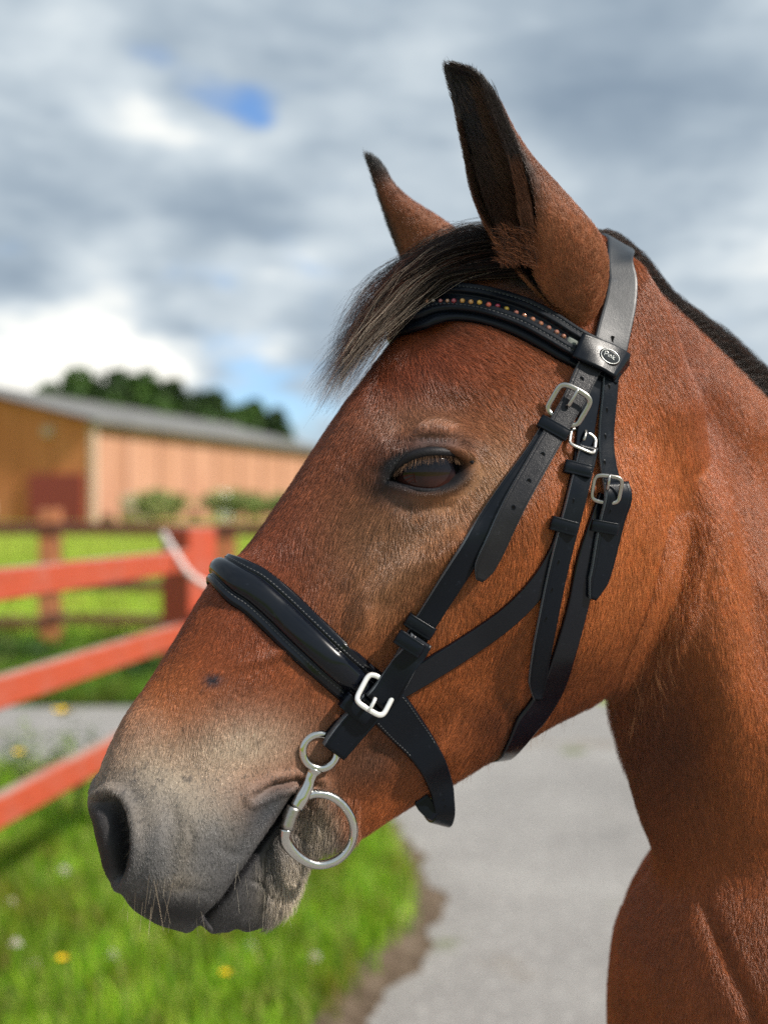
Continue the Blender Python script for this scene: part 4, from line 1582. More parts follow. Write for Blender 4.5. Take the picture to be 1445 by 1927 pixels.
Cf2[lightish] *= 1.7
sp = rng.random(n_) < (mzz & ~dark) * .18
Cf2[sp] = np.array([.05, .05, .05])
pts, rr = fur_strands(Pf, Nf, Cf2, Df, Lf, liftf, jitf, .000105)
bad = dark & mzz & (rng.random(n_) < .5)
keep = ~bad
coat = curves_obj('coat_hair', pts[keep], rr[keep], np.clip(Cf2[keep], .003, .9), m_fur, horse, 'short brown coat hair')

# fur of the ears
for (V, F, t_, j_, in_, pg, near) in ear_data:
    narc2 = 88
    Q = grid_faces(70, narc2, True)
    Nn = np.zeros_like(V)
    A, B, Cq, D = (V[Q[:, i]] for i in range(4))
    fn = np.cross(Cq - A, D - B)
    for i in range(4):
        np.add.at(Nn, Q[:, i], fn)
    Nn /= np.linalg.norm(Nn, axis=1)[:, None] + 1e-12
    if near: Nn = -Nn
    ctr = V.reshape(70, narc2, 3).mean(1)
    outd = V - np.repeat(ctr, narc2, 0)
    sgn = np.sign((outd * Nn).sum(1))
    outn = np.where(in_ > .5, -1, 1)
    if (sgn * outn).mean() < 0: Nn = -Nn
    n = 42000 if near else 12000
    ii = in_[Q[:, 0]] > .5
    P, N, C = sample_quads(V, Nn, pg, Q, n, lambda c, nn: np.where(ii, .55, 1.0))
    up = np.tile(np.array([[-.28, -1.0]]), (n, 1)) if near else np.tile(np.array([[-.5, -1.0]]), (n, 1))
    yy = proj(P)[:, 1]
    if near:
        low = sstep(yy, 430, 560)[:, None]
        up = up * (1 - low) + np.array([[-.15, -.8]]) * low
    wv = fbm(P, 60, 9, 2) * .9
    up = np.stack([up[:, 0] * np.cos(wv) - up[:, 1] * np.sin(wv), up[:, 0] * np.sin(wv) + up[:, 1] * np.cos(wv)], 1)
    C = C * (np.exp(rng.normal(0, .18, n)) * (1 + .8 * fbm(P, 420, 12, 1)))[:, None]
    if near: C[(C.sum(1) < .16) & (rng.random(n) < .22)] = np.array([.10, .07, .055])
    L = np.full(n, .0058)
    pts, rr = fur_strands(P, N, C, up, L, np.full(n, .18), np.full(n, .15), .0001)
    curves_obj('ear_hair', pts, rr, np.clip(C, .003, .9), m_fur, horse)

# longer tufts: rim and inside of the near ear, between the ear and the poll
def px_strand(pl, b, n=7, jitter=0.0):
    """polyline in photograph coordinates at lateral offset b -> 3-D strand"""
    Q = catmull(np.array(pl, float), n)
    bb_ = np.linspace(b[0], b[1], n) if isinstance(b, tuple) else np.full(n, b)
    out = []
    for (x, y), b_ in zip(Q, bb_):
        a, z = midplane(x, y, b_)
        out.append(to_world(np.array([a]), np.array([z]), np.array([b_]))[0])
    out = np.array(out)
    if jitter: out += rng.normal(0, jitter, (1, 3))
    return out


tuft, tr, tcx = [], [], []
for k in range(4600):
    t = rng.random()
    kind_ = rng.random()
    if kind_ < .45:      # forward rim, brushing into the opening
        yb = 190 + 250 * t
        D = np.interp(yb, [s[0] for s in NEAR_EAR], [s[2] for s in NEAR_EAR])
        x = D + rng.uniform(-20, 6)
        ln = rng.uniform(18, 42)
        pl = [(x, yb), (x - .10 * ln, yb - .7 * ln), (x - .30 * ln, yb - 1.2 * ln)]
        b_ = .066 + .030 * np.interp(yb, [190, 440], [.4, 1])
        c = np.array([.085, .036, .019]) if yb > 330 else np.array([.03, .022, .02])
    elif kind_ < .7:     # rear rim on the left outline
        yb = 230 + 200 * t
        L_ = np.interp(yb, [s[0] for s in NEAR_EAR], [s[1] for s in NEAR_EAR])
        x = L_ + rng.uniform(0, 10)
        ln = rng.uniform(10, 24)
        pl = [(x, yb), (x - .15 * ln, yb - .35 * ln), (x - .42 * ln, yb - .6 * ln)]
        b_ = .064
        c = np.array([.06, .035, .025])
    else:                # base tuft
        x = rng.uniform(940, 1015); yb = rng.uniform(435, 505)
        ln = rng.uniform(12, 28)
        an = rng.uniform(-2.6, -1.2)
        pl = [(x, yb), (x + .5 * ln * math.cos(an), yb + .5 * ln * math.sin(an)), (x + ln * math.cos(an - .3), yb + ln * math.sin(an - .3))]
        b_ = rng.uniform(.075, .10)
        c = np.array([.16, .062, .028]) if rng.random() < .6 else np.array([.04, .022, .016])
    tuft.append(px_strand(pl, (b_ - .004, b_ + .004), 5))
    tr.append(np.array([1, .9, .8, .6, .2]) * .00009)
    tcx.append(c * math.exp(rng.normal(0, .35)))
# long soft hairs lining the cup of the ear
for k in range(5200):
    yb = 190 + 285 * rng.random() ** .8
    Lx = np.interp(yb, [s[0] for s in NEAR_EAR], [s[1] for s in NEAR_EAR]); Dx = np.interp(yb, [s[0] for s in NEAR_EAR], [s[2] for s in NEAR_EAR])
    f = rng.random() ** .7
    x = Lx + (Dx - Lx) * (.12 + .84 * f)
    ln = rng.uniform(26, 60)
    dx = -.22 - .25 * f + rng.normal(0, .07)
    pl = [(x, yb), (x + dx * .45 * ln, yb - .55 * ln), (x + dx * 1.15 * ln, yb - 1.0 * ln)]
    # depth inside the cup
    dep = .066 + (.018 * (f - .45)) * np.interp(yb, [190, 440], [.5, 1.3])
    if f < .5: c = np.array([.035, .033, .040]) if yb < 300 else np.array([.055, .034, .028])
    else: c = np.array([.10, .055, .035])
    if rng.random() < .10: c = np.array([.12, .08, .06])
    if yb > 380: c = c * .4 + np.array([.06, .026, .015]) * .6
    tuft.append(px_strand(pl, (dep - .004, dep + .002), 5))
    tr.append(np.array([1, .9, .8, .6, .2]) * .00009)
    tcx.append(c * math.exp(rng.normal(0, .35)))
curves_obj('ear_tuft', np.array(tuft), np.array(tr), np.array(tcx), m_fur, horse)


def push_out(P, gap):
    """keep strand points outside the body"""
    out = P.copy()
    for i, p in enumerate(P):
        loc, nrm, idx, dist = bvh.find_nearest(Vector(p))
        if loc is None: continue
        dvec = Vector(p) - loc
        side = dvec.dot(nrm)
        if side < gap:
            out[i] = np.array(loc + nrm * gap)
    return out


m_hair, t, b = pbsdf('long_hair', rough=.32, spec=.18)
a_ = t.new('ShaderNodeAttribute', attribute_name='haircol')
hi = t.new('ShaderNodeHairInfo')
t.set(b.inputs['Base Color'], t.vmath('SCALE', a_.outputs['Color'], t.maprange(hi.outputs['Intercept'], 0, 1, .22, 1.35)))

# forelock: locks swept from the poll across the forehead and blown forward past the profile
strs, rads, cols = [], [], []
NP = 14
UP = catmull(np.array([(925, 428), (860, 434), (800, 466), (745, 508), (702, 560), (662, 622), (628, 690), (585, 772)], float), NP)
LO = catmull(np.array([(1010, 512), (930, 530), (862, 532), (812, 560), (757, 600), (694, 648), (640, 704), (602, 766)], float), NP)
for lock in range(150):
    f = rng.random() ** .9
    b0_, b1_ = rng.uniform(-.045, .05) * (1 - .3 * f) + .02 * f, rng.uniform(-.03, .03)
    g = UP * (1 - f) + LO * f
    endt = rng.uniform(.72, 1.0) if rng.random() < .45 else rng.uniform(.35, .85)
    wob = rng.normal(0, 21, 2); ph_ = rng.uniform(0, 6.28)
    tt = np.linspace(0, 1, NP)
    gx = np.interp(tt * endt, tt, g[:, 0]) + wob[0] * np.sin(tt * 5 + ph_) * tt
    gy = np.interp(tt * endt, tt, g[:, 1]) + wob[1] * np.sin(tt * 4 + ph_) * tt
    lockc = math.exp(rng.normal(0, .25))
    guide = []
    for i in range(NP):
        b_ = b0_ + (b1_ - b0_) * tt[i]
        a, z = midplane(gx[i], gy[i], b_)
        guide.append(to_world(np.array([a]), np.array([z]), np.array([b_]))[0])
    guide = push_out(np.array(guide), rng.uniform(.003, .012))
    for s in range(17):
        off = rng.normal(0, .0040, 3)
        dv = rng.normal(0, .0050, 3)
        curl = rng.uniform(.0, .0030)
        ph2 = rng.uniform(0, 6.28)
        shr = (1 - .55 * tt)[:, None]
        P = guide + off * shr + dv * (tt ** 2)[:, None]
        P[:, 0] += curl * np.sin(tt * 16 + ph2) * tt
        P[:, 2] += curl * np.cos(tt * 13 + ph2) * tt
        strs.append(P)
        rads.append(np.interp(tt, [0, .6, 1], [.00011, .0001, .00003]))
        base = np.array([.012, .008, .008])
        if rng.random() < .42: base = np.array([.070, .027, .017])
        if rng.random() < .045: base = np.array([.30, .23, .18])
        cols.append(base * lockc * math.exp(rng.normal(0, .3)))
for k in range(260):
    f = rng.random(); t0 = rng.uniform(.05, .5); t1 = min(1, t0 + rng.uniform(.3, .55))
    g = UP * (1 - f) + LO * f
    tq_ = np.linspace(t0, t1, NP)
    gx = np.interp(tq_, tt, g[:, 0]); gy = np.interp(tq_, tt, g[:, 1])
    ang = rng.normal(0, .35); ln = np.linspace(0, 1, NP) * rng.uniform(10, 60)
    cv = rng.normal(0, 22)
    gx = gx + ln * math.sin(ang) * .6 + cv * np.linspace(0, 1, NP) ** 2 * .5 + 2.2 * np.sin(np.linspace(0, 1, NP) * rng.uniform(8, 16) + k)
    gy = gy + ln * math.cos(ang) * .25 + abs(cv) * np.linspace(0, 1, NP) ** 2 * .5 + 1.6 * np.cos(np.linspace(0, 1, NP) * rng.uniform(8, 16) + k)
    b_ = rng.uniform(-.02, .05)
    P = np.array([to_world(*[np.array([q_]) for q_ in (*midplane(gx[i], gy[i], b_), b_)])[0] for i in range(NP)])
    P = push_out(P, .012)
    strs.append(P); rads.append(np.interp(tt, [0, .6, 1], [.00009, .00008, .00003]))
    cols.append(np.array([.30, .24, .19]) * math.exp(rng.normal(-.4, .6)))
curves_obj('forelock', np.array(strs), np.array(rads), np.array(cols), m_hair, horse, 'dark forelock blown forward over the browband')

# mane along the crest, falling to the far side
strs, rads, cols = [], [], []
CR = catmull(np.array([(1085, 437), (1130, 447), (1172, 482), (1225, 545), (1320, 632), (1410, 722), (1520, 835), (1680, 965)], float), 60)
for k in range(7000):
    f = rng.random() ** 1.25
    i = f * 58
    x, y = CR[int(i)] * (1 - i % 1) + CR[int(i) + 1] * (i % 1)
    dx, dy = CR[int(i) + 1] - CR[int(i)]
    L = math.hypot(dx, dy); dx /= L; dy /= L
    nx, ny = dy, -dx               # outward, up-right
    h = np.interp(x, [1085, 1130, 1180, 1240, 1300, 1450, 1600], [10, 34, 42, 38, 50, 62, 66]) * (.35 + .62 * rng.random() ** .6)
    ln = rng.uniform(60, 150) * np.interp(x, [1130, 1260], [.38, 1])
    x += rng.normal(0, 3); y += 10
    b_ = rng.uniform(-.016, .010)
    pl = [(x, y), (x + nx * h * .7 + dx * ln * .12, y + ny * h * .7 + dy * ln * .12),
          (x + nx * h + dx * ln * .45, y + ny * h + dy * ln * .45 + 3), (x + nx * h * .6 + dx * ln, y + ny * h * .6 + dy * ln + 14)]
    P = px_strand(pl, (b_, b_ - rng.uniform(.0, .015)), 8, .0008)
    strs.append(P)
    rads.append(np.interp(np.linspace(0, 1, 8), [0, .6, 1], [.00012, .0001, .00003]))
    base = np.array([.028, .021, .018]) if rng.random() < .7 else np.array([.10, .048, .032])
    cols.append(base * .85 * math.exp(rng.normal(0, .35)))
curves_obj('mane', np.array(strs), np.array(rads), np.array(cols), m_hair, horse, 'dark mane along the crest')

# ------------------------------------------------------------------ eye
def ray_px(px, py, bv=None):
    d = Vector(((px - CX) / FPX, 1.0, (CY - py) / FPX)).normalized()
    best = None
    for tr_ in (bv or [bvh]):
        h = tr_.ray_cast(Vector(CAMP), d, 4.0)
        if h[0] is not None and (best is None or h[3] < best[3]): best = h
    return best


def orig_depth(px, py):
    """depth of the flank next to the eye"""
    h = ray_px(px, py)
    return np.array(h[0])


pu, pd_ = orig_depth(810, 822), orig_depth(810, 948)
pl_, pr_ = orig_depth(700, 900), orig_depth(925, 868)
ec = (pu + pd_ + pl_ + pr_) / 4
ydepth = min(pu[1], pd_[1], pl_[1] + .01, pr_[1])
eye_r = .0275
ecx, ecy = 826, 887
eye_c = at(ecx, ecy, ydepth - .0015) + HN * -1 * (eye_r - .0015)
print('eye', eye_c, pu, pd_, pl_, pr_)
for sgn in (1, -1):
    c = eye_c.copy()
    if sgn < 0:
        a, z, b = to_local(c)
        c = to_world(a, z, -b)[0]
    bm = bmesh.new()
    bmesh.ops.create_uvsphere(bm, u_segments=48, v_segments=32, radius=eye_r)
    me_ = bpy.data.meshes.new('eye'); bm.to_mesh(me_); bm.free()
    me_.polygons.foreach_set('use_smooth', [True] * len(me_.polygons))
    eo = bpy.data.objects.new('eye', me_); link(eo, horse)
    eo.location = Vector(c) - root_loc(horse)
    if sgn > 0:
        m_eye, t, b = pbsdf('eye_glossy_brown', rough=.07, spec=.30)
        tcn = t.new('ShaderNodeTexCoord').outputs['Object']
        # dark iris with a wide dark pupil; a touch of warm brown low in the ball
        sx = t.new('ShaderNodeSeparateXYZ'); t.set(sx.inputs[0], tcn)
        low = t.maprange(sx.outputs[2], -.014, .004, 1, 0, True)
        nz = t.noise(tcn, 260, 3, .6)
        iris = t.mix(nz, (.028, .010, .008), (.065, .022, .015))
        t.set(b.inputs['Base Color'], t.mix(low, (.006, .006, .009), iris))
        b.inputs['Coat Roughness'].default_value = .03
    me_.materials.append(m_eye)

m_lid, t, b = pbsdf('eyelid_skin', base=(.012, .011, .013), rough=.5, spec=.22)
tcn = t.new('ShaderNodeTexCoord').outputs['Object']
bmp = t.new('ShaderNodeBump', ins={'Strength': .8, 'Distance': .0006, 'Height': t.noise(tcn, 500, 3, .6)})
t.l.new(bmp.outputs[0], b.inputs['Normal'])


def tube(P, rad, ns=10, closed=False, flat=None):
    """tube along P (n,3) with radius array; flat=(axis vector, factor) flattens it"""
    P = np.asarray(P, float)
    n = len(P)
    rad = np.broadcast_to(np.asarray(rad, float), (n,))
    V = []
    if closed:
        T = np.roll(P, -1, 0) - np.roll(P, 1, 0)
    else:
        T = np.gradient(P, axis=0)
    T /= np.linalg.norm(T, axis=1)[:, None] + 1e-12
    ref = np.array([0, 0, 1.0]) if abs(T[0, 2]) < .9 else np.array([0, 1.0, 0])
    if flat is not None: ref = np.asarray(flat[0], float)
    Nn = ref - T[0] * (ref @ T[0]); Nn /= np.linalg.norm(Nn)
    for i in range(n):
        Nn = (ref if flat is not None else Nn) - T[i] * ((ref if flat is not None else Nn) @ T[i])
        Nn /= np.linalg.norm(Nn) + 1e-12
        B = np.cross(T[i], Nn)
        for k in range(ns):
            a = 2 * np.pi * k / ns
            fa = flat[1] if flat is not None else 1
            V.append(P[i] + rad[i] * (fa * math.cos(a) * Nn + math.sin(a) * B))
    F = []
    m = n if closed else n - 1
    for i in range(m):
        for k in range(ns):
            a, b2 = i * ns + k, i * ns + (k + 1) % ns
            c, d = ((i + 1) % n) * ns + (k + 1) % ns, ((i + 1) % n) * ns + k
            F.append((a, b2, c, d))
    if not closed:
        F.append(tuple(range(ns))[::-1])
        F.append(tuple((n - 1) * ns + k for k in range(ns)))
    return V, F


def on_ball(px, py, extra):
    """point over the eyeball seen at the pixel, lifted by extra"""
    d = np.array([(px - CX) / FPX, 1.0, (CY - py) / FPX]); d /= np.linalg.norm(d)
    oc = CAMP - eye_c
    rr_ = eye_r + extra
    bq = oc @ d
    disc = bq * bq - (oc @ oc - rr_ * rr_)
    if disc < 0: t_ = -bq
    else: t_ = -bq - math.sqrt(disc)
    p = CAMP + d * t_
    h = ray_px(px, py)
    if h[0] is not None and False: pass
    return p


for nm, pl, rmax in (('upper_eyelid', EYE_UP, .0042), ('lower_eyelid', EYE_LO, .0022)):
    Q = arclen(np.array(pl, float), 26)
    tt = np.linspace(0, 1, 26)
    off_y = 2 if nm.startswith('upper') else 1
    pts_ = np.array([on_ball(x, y + off_y * math.sin(math.pi * s), .0012) for (x, y), s in zip(Q, tt)])
    # ends tuck into the corners of the surrounding skin
    for e_, px_ in ((0, Q[0]), (-1, Q[-1])):
        pass
    surf = []
    for (x, y) in Q:
        yy = y - 12 if nm.startswith('upper') else y + 12
        h = ray_px(x, yy)
        surf.append(at(x, y, h[0][1] + .001))
    surf = np.array(surf)
    wgt = (1 - np.sin(np.pi * tt) ** .6)[:, None]
    pts_ = pts_ * (1 - wgt) + surf * wgt
    r_ = rmax * (.35 + .65 * np.sin(np.pi * tt) ** .7)
    V, F = tube(pts_, r_, 12)
    mesh_obj(nm, V, F, m_lid, horse)
    if nm.startswith('upper'): lid_pts, lid_Q = pts_, Q
# the dark tear duct corner
lash, lr, lc = [], [], []
for k in range(190):
    f = rng.uniform(.14, .93)
    i = f * 25
    p = lid_pts[int(i)] * (1 - i % 1) + lid_pts[min(int(i) + 1, 25)] * (i % 1)
    L = .0085 * (.6 + .5 * math.sin(math.pi * f)) * rng.uniform(.6, 1.15)
    fan = (f - .5) * 1.3 + rng.normal(0, .14)
    dwn = np.array([fan * .75, -.85, -.62 + rng.normal(0, .08)]); dwn /= np.linalg.norm(dwn)
    q = np.linspace(0, 1, 6)[:, None]
    P = p + HN * .0012 + np.array([0, 0, -.0016]) + dwn * L * q + np.array([0, 0, -.25]) * L * q ** 2
    lash.append(P); lr.append(np.linspace(.00011, .00003, 6)); lc.append(np.array([.13, .075, .045]) * math.exp(rng.normal(0, .4)))
curves_obj('eyelashes', np.array(lash), np.array(lr), np.array(lc), m_hair, horse)

# whiskers of the muzzle, chin and eye, long throat hairs
wh, wr, wc = [], [], []
def whisk(px, py, dx, dy, L, out=.5, c=(.35, .28, .2), bend=.2):
    h = ray_px(px, py)
    if h is None or h[0] is None: return
    p = np.array(h[0]); nn = np.array(h[1])
    T = np.array([dx, 0, -dy], float); T /= np.linalg.norm(T) + 1e-9
    d = T + nn * out; d /= np.linalg.norm(d)
    q = np.linspace(0, 1, 7)[:, None]
    wh.append(p + d * L * q + np.array([0, 0, -bend]) * L * q ** 2 + rng.normal(0, .0004, (1, 3)))
    wr.append(np.linspace(.00012, .00003, 7)); wc.append(np.array(c) * math.exp(rng.normal(0, .3)))
for x, y, dx, dy, L in ((232, 1620, .5, -1, .030), (236, 1630, .6, -1, .034), (245, 1655, .2, -1, .028), (262, 1668, .3, -1, .030), (290, 1655, .3, .9, .03),
                        (282, 1640, -.1, 1, .028), (255, 1670, .05, 1, .02), (270, 1690, .0, 1, .02), (285, 1700, -.05, 1, .018), (300, 1650, -.2, 1, .036),
                        (240, 1680, .1, 1, .018), (310, 1690, .3, .8, .016), (330, 1640, -.3, 1, .03)):
    whisk(x, y, dx, dy, L, .25)
for k in range(26):
    whisk(rng.uniform(440, 540), rng.uniform(1600, 1735), rng.uniform(-.3, .4), 1, rng.uniform(.008, .018), .35, (.4, .36, .3))
for k in range(12):
    whisk(rng.uniform(225, 380), rng.uniform(1640, 1730), rng.uniform(-.4, .3), 1, rng.uniform(.006, .014), .4, (.3, .26, .2))
for k in range(9):
    whisk(rng.uniform(740, 830), rng.uniform(950, 985), rng.uniform(-.4, .4), 1, rng.uniform(.008, .014), .5, (.25, .14, .07))
for k in range(70):
    u_ = rng.random()
    x = np.interp(u_, [0, .5, 1], [1290, 1265, 1180]) + rng.normal(0, 14); y = np.interp(u_, [0, .5, 1], [1060, 1180, 1330]) + rng.normal(0, 14)
    whisk(x, y, rng.uniform(-.5, .8), 1, rng.uniform(.015, .035), .25, (.32, .15, .07), .1)
for k in range(60):
    x = rng.uniform(840, 1100)
    y = np.interp(x, [760, 850, 932, 1035, 1150], [1525, 1476, 1425, 1368, 1305]) - rng.uniform(2, 14)
    whisk(x, y, rng.uniform(-.9, -.1), 1, rng.uniform(.006, .014), .3, (.12, .06, .03), .1)
curves_obj('whiskers', np.array(wh), np.array(wr), np.array(wc), m_hair, horse)
# ================================================================== BRIDLE
def leather(name, base, rough, bump=.35, scale=900, spec=.5, coat=.0):
    m, t, b = pbsdf(name, base=base, rough=rough, spec=spec, coat=coat)
    tcn = t.new('ShaderNodeTexCoord').outputs['Object']
    vor = t.new('ShaderNodeTexVoronoi', feature='DISTANCE_TO_EDGE')
    t.set(vor.inputs['Vector'], tcn); vor.inputs['Scale'].default_value = scale
    n1_ = t.noise(tcn, scale * .5, 4, .65)
    n2_ = t.noise(tcn, 60, 3, .5)
    h = t.math('ADD', t.math('MULTIPLY', vor.outputs[0], .8), n1_)
    bmp = t.new('ShaderNodeBump', ins={'Strength': bump, 'Distance': .0004, 'Height': h})
    t.l.new(bmp.outputs[0], b.inputs['Normal'])
    t.set(b.inputs['Roughness'], t.maprange(n2_, .3, .7, rough - .06, rough + .08))
    t.set(b.inputs['Base Color'], t.mix(t.maprange(t.noise(tcn, 180, 5, .7), .62, .8), base, tuple(min(1, 3.0 * c + .01) for c in base)))
    return m


m_leather = leather('black_leather', (.0035, .0055, .0095), .30, .20, 900, spec=.20)
m_head = leather('poll_leather', (.008, .012, .018), .45, .22, 800, spec=.55)
m_smooth = leather('smooth_black_leather', (.0035, .005, .009), .17, .04, 1400, spec=.36)
m_billet = leather('grained_slate_leather', (.011, .011, .014), .40, .5, 700, spec=.32)
m_edge = leather('leather_edge_highlight', (.12, .135, .15), .5, .4, 900)  # lighter tone stands in for the highlight on strap edges
m_hole, _, _ = pbsdf('punched_hole', base=(.004, .004, .004), rough=.9, spec=.1)
m_thread, _, _ = pbsdf('black_thread', base=(.045, .048, .052), rough=.45)
def metal(name, base, rough):
    m, t, b = pbsdf(name, base=base, rough=rough, metal=1.0)
    tcn = t.new('ShaderNodeTexCoord').outputs['Object']
    t.set(b.inputs['Roughness'], t.maprange(t.noise(tcn, 300, 4, .6), .3, .7, rough - .05, rough + .1))
    return m
m_nickel = metal('brushed_nickel', (.44, .42, .39), .30)
m_steel = metal('polished_steel', (.60, .59, .56), .14)
m_bright, _, _ = pbsdf('pale_buckle_enamel', base=(.80, .80, .78), rough=.28, metal=.55)

bridle = empty('bridle', tuple(HO), 'black leather bridle with jewelled browband and padded noseband on the head of the horse', 'bridle')
STRAP_BVH = []


def register(V, F):
    STRAP_BVH.append(BVHTree.FromPolygons([tuple(v) for v in V], [tuple(f) for f in F]))


def smooth1(d, it=1):
    d = d.copy()
    for _ in range(it):
        e = np.concatenate([d[:1], d, d[-1:]])
        d = .25 * e[:-2] + .5 * e[1:-1] + .25 * e[2:]
    return d


class Rows:
    """rows of a strap: edge curves E1,E2 (n,3) lying just off the coat and outward normals N (n,3)"""
    def __init__(s, E1, E2, N):
        s.E1, s.E2, s.N = E1, E2, N


def rows_px(pts, width, step=7.0, stiff=6, over=()):
    """strap seen from the near side: pts px polyline, width px (scalar or list per point). The strap is bent over the coat and,
    with over=, over the straps already there."""
    pts = np.array(pts, float)
    w = np.array(width if isinstance(width, (list, tuple)) else [width] * len(pts), float)
    L = np.linalg.norm(np.diff(pts, axis=0), axis=1).sum()
    n = max(6, int(L / step))
    Q = arclen(np.hstack([pts, w[:, None]]), n, 2)
    T = np.gradient(Q[:, :2], axis=0)
    T /= np.linalg.norm(T, axis=1)[:, None]
    Sx = np.stack([-T[:, 1], T[:, 0]], 1)
    ts = np.linspace(-1, 1, 7)
    D = np.full((n, 7), np.nan)
    bl = [bvh] + list(over)
    for i in range(n):
        for j, t in enumerate(ts):
            x, y = Q[i, :2] + Sx[i] * Q[i, 2] / 2 * t
            h = ray_px(x, y, bl)
            if h is not None and h[0] is not None: D[i, j] = h[0][1]
    # fill misses from neighbours
    for j in range(7):
        c = D[:, j]; ok = ~np.isnan(c)
        if ok.any(): D[:, j] = np.interp(np.arange(n), np.where(ok)[0], c[ok])
    A = np.stack([np.ones(7), ts], 1)
    lin = np.linalg.lstsq(A, D.T, rcond=None)[0].T        # n,2
    lin[:, 1] = smooth1(lin[:, 1], stiff)
    a = lin[:, 0].copy()
    req = np.min(D - ts[None] * lin[:, 1:2], axis=1)      # must not be deeper than this
    a = smooth1(np.minimum(a, req), stiff)
    for _ in range(3):
        a = np.minimum(a, req + .0012)
        a = smooth1(a, 2)
    E1 = np.array([at(*(Q[i, :2] - Sx[i] * Q[i, 2] / 2), a[i] - lin[i, 1]) for i in range(n)])
    E2 = np.array([at(*(Q[i, :2] + Sx[i] * Q[i, 2] / 2), a[i] + lin[i, 1]) for i in range(n)])
    C = (E1 + E2) / 2
    Tt = np.gradient(C, axis=0)
    N = np.cross(Tt, E2 - E1)
    N /= np.linalg.norm(N, axis=1)[:, None]
    view = CAMP - C
    N *= np.sign((N * view).sum(1))[:, None]
    return Rows(E1, E2, N)


def mirror(P):
    a, z, b = to_local(P)
    return to_world(a, z, -b)


def mid_pt(px, py):
    a, z = midplane(px, py)
    return to_world(np.array([a]), np.array([z]), np.array([0.]))[0]


def wrap(rows, mids, at_end=True, nmid=14, far=True, gap=.002):
    """carry a strap over the midline (mids: list of (edge1 px, edge2 px)) and down the far side as a mirror image"""
    E1, E2 = rows.E1, rows.E2
    if not at_end: E1, E2 = E1[::-1], E2[::-1]
    m1 = np.array([mid_pt(*m[0]) for m in mids]); m2 = np.array([mid_pt(*m[1]) for m in mids])
    c1 = np.vstack([E1[-6::5], m1, mirror(E1[-6::5])[::-1]])
    c2 = np.vstack([E2[-6::5], m2, mirror(E2[-6::5])[::-1]])
    k1, k2 = catmull(c1, nmid * 3), catmull(c2, nmid * 3)
    # keep between the last near row and the first far one
    s = slice(int(nmid * 3 / (len(c1) - 1)) + 1, nmid * 3 - int(nmid * 3 / (len(c1) - 1)) - 1)
    k1, k2 = k1[s], k2[s]
    def lift_(K):
        for i, p in enumerate(K):
            loc, nrm, _, _ = bvh.find_nearest(Vector(p))
            if (Vector(p) - loc).dot(nrm) < gap: K[i] = np.array(loc + nrm * gap)
        return K
    k1, k2 = lift_(k1.copy()), lift_(k2.copy())
    A1 = np.vstack([E1, k1] + ([mirror(E1)[::-1]] if far else []))
    A2 = np.vstack([E2, k2] + ([mirror(E2)[::-1]] if far else []))
    n = len(A1)
    for _ in range(3):
        for A in (A1, A2):
            i0 = len(E1) - 3; i1 = min(len(E1) + len(k1) + 3, n - 1)
            A[i0:i1] = .25 * A[i0 - 1:i1 - 1] + .5 * A[i0:i1] + .25 * A[i0 + 1:i1 + 1]
    C = (A1 + A2) / 2
    Tt = np.gradient(C, axis=0)
    N = np.cross(Tt, A2 - A1)
    N /= np.linalg.norm(N, axis=1)[:, None]
    # orient outwards, away from the nearest point of the horse
    for i in range(n):
        loc, nrm, _, _ = bvh.find_nearest(Vector(C[i]))
        if N[i] @ np.array(nrm) < 0: N[i] *= -1
    r = Rows(A1, A2, N)
    if not at_end: r = Rows(A1[::-1], A2[::-1], N[::-1])
    return r


def prof_flat(t):      # |t|<=1 -> 0..1 with rounded shoulders and a creased line
    e = np.clip((1 - np.abs(t)) / .10, 0, 1)
    z = np.sqrt(1 - (1 - e) ** 2)
    return z - .16 * np.exp(-((np.abs(t) - .76) / .035) ** 2)


def prof_plain(t):
    e = np.clip((1 - np.abs(t)) / .14, 0, 1)
    return np.sqrt(1 - (1 - e) ** 2)


def prof_pad(t):       # flat stitched borders and a round padded middle
    e = np.clip((1 - np.abs(t)) / .07, 0, 1)
    z = .34 * np.sqrt(1 - (1 - e) ** 2)
    c = np.clip(1 - (t / .56) ** 2, 0, 1) ** .55
    return z + .66 * c - .10 * np.exp(-((np.abs(t) - .60) / .03) ** 2)


def prof_channel(t):   # raised rolled borders with a sunk channel for the stones
    e = np.clip((1 - np.abs(t)) / .10, 0, 1)
    z = np.sqrt(1 - (1 - e) ** 2)
    ch = sstep(.30 - np.abs(t), -.05, .05)
    return z * (1 - .62 * ch) - .12 * np.exp(-((np.abs(t) - .66) / .05) ** 2)


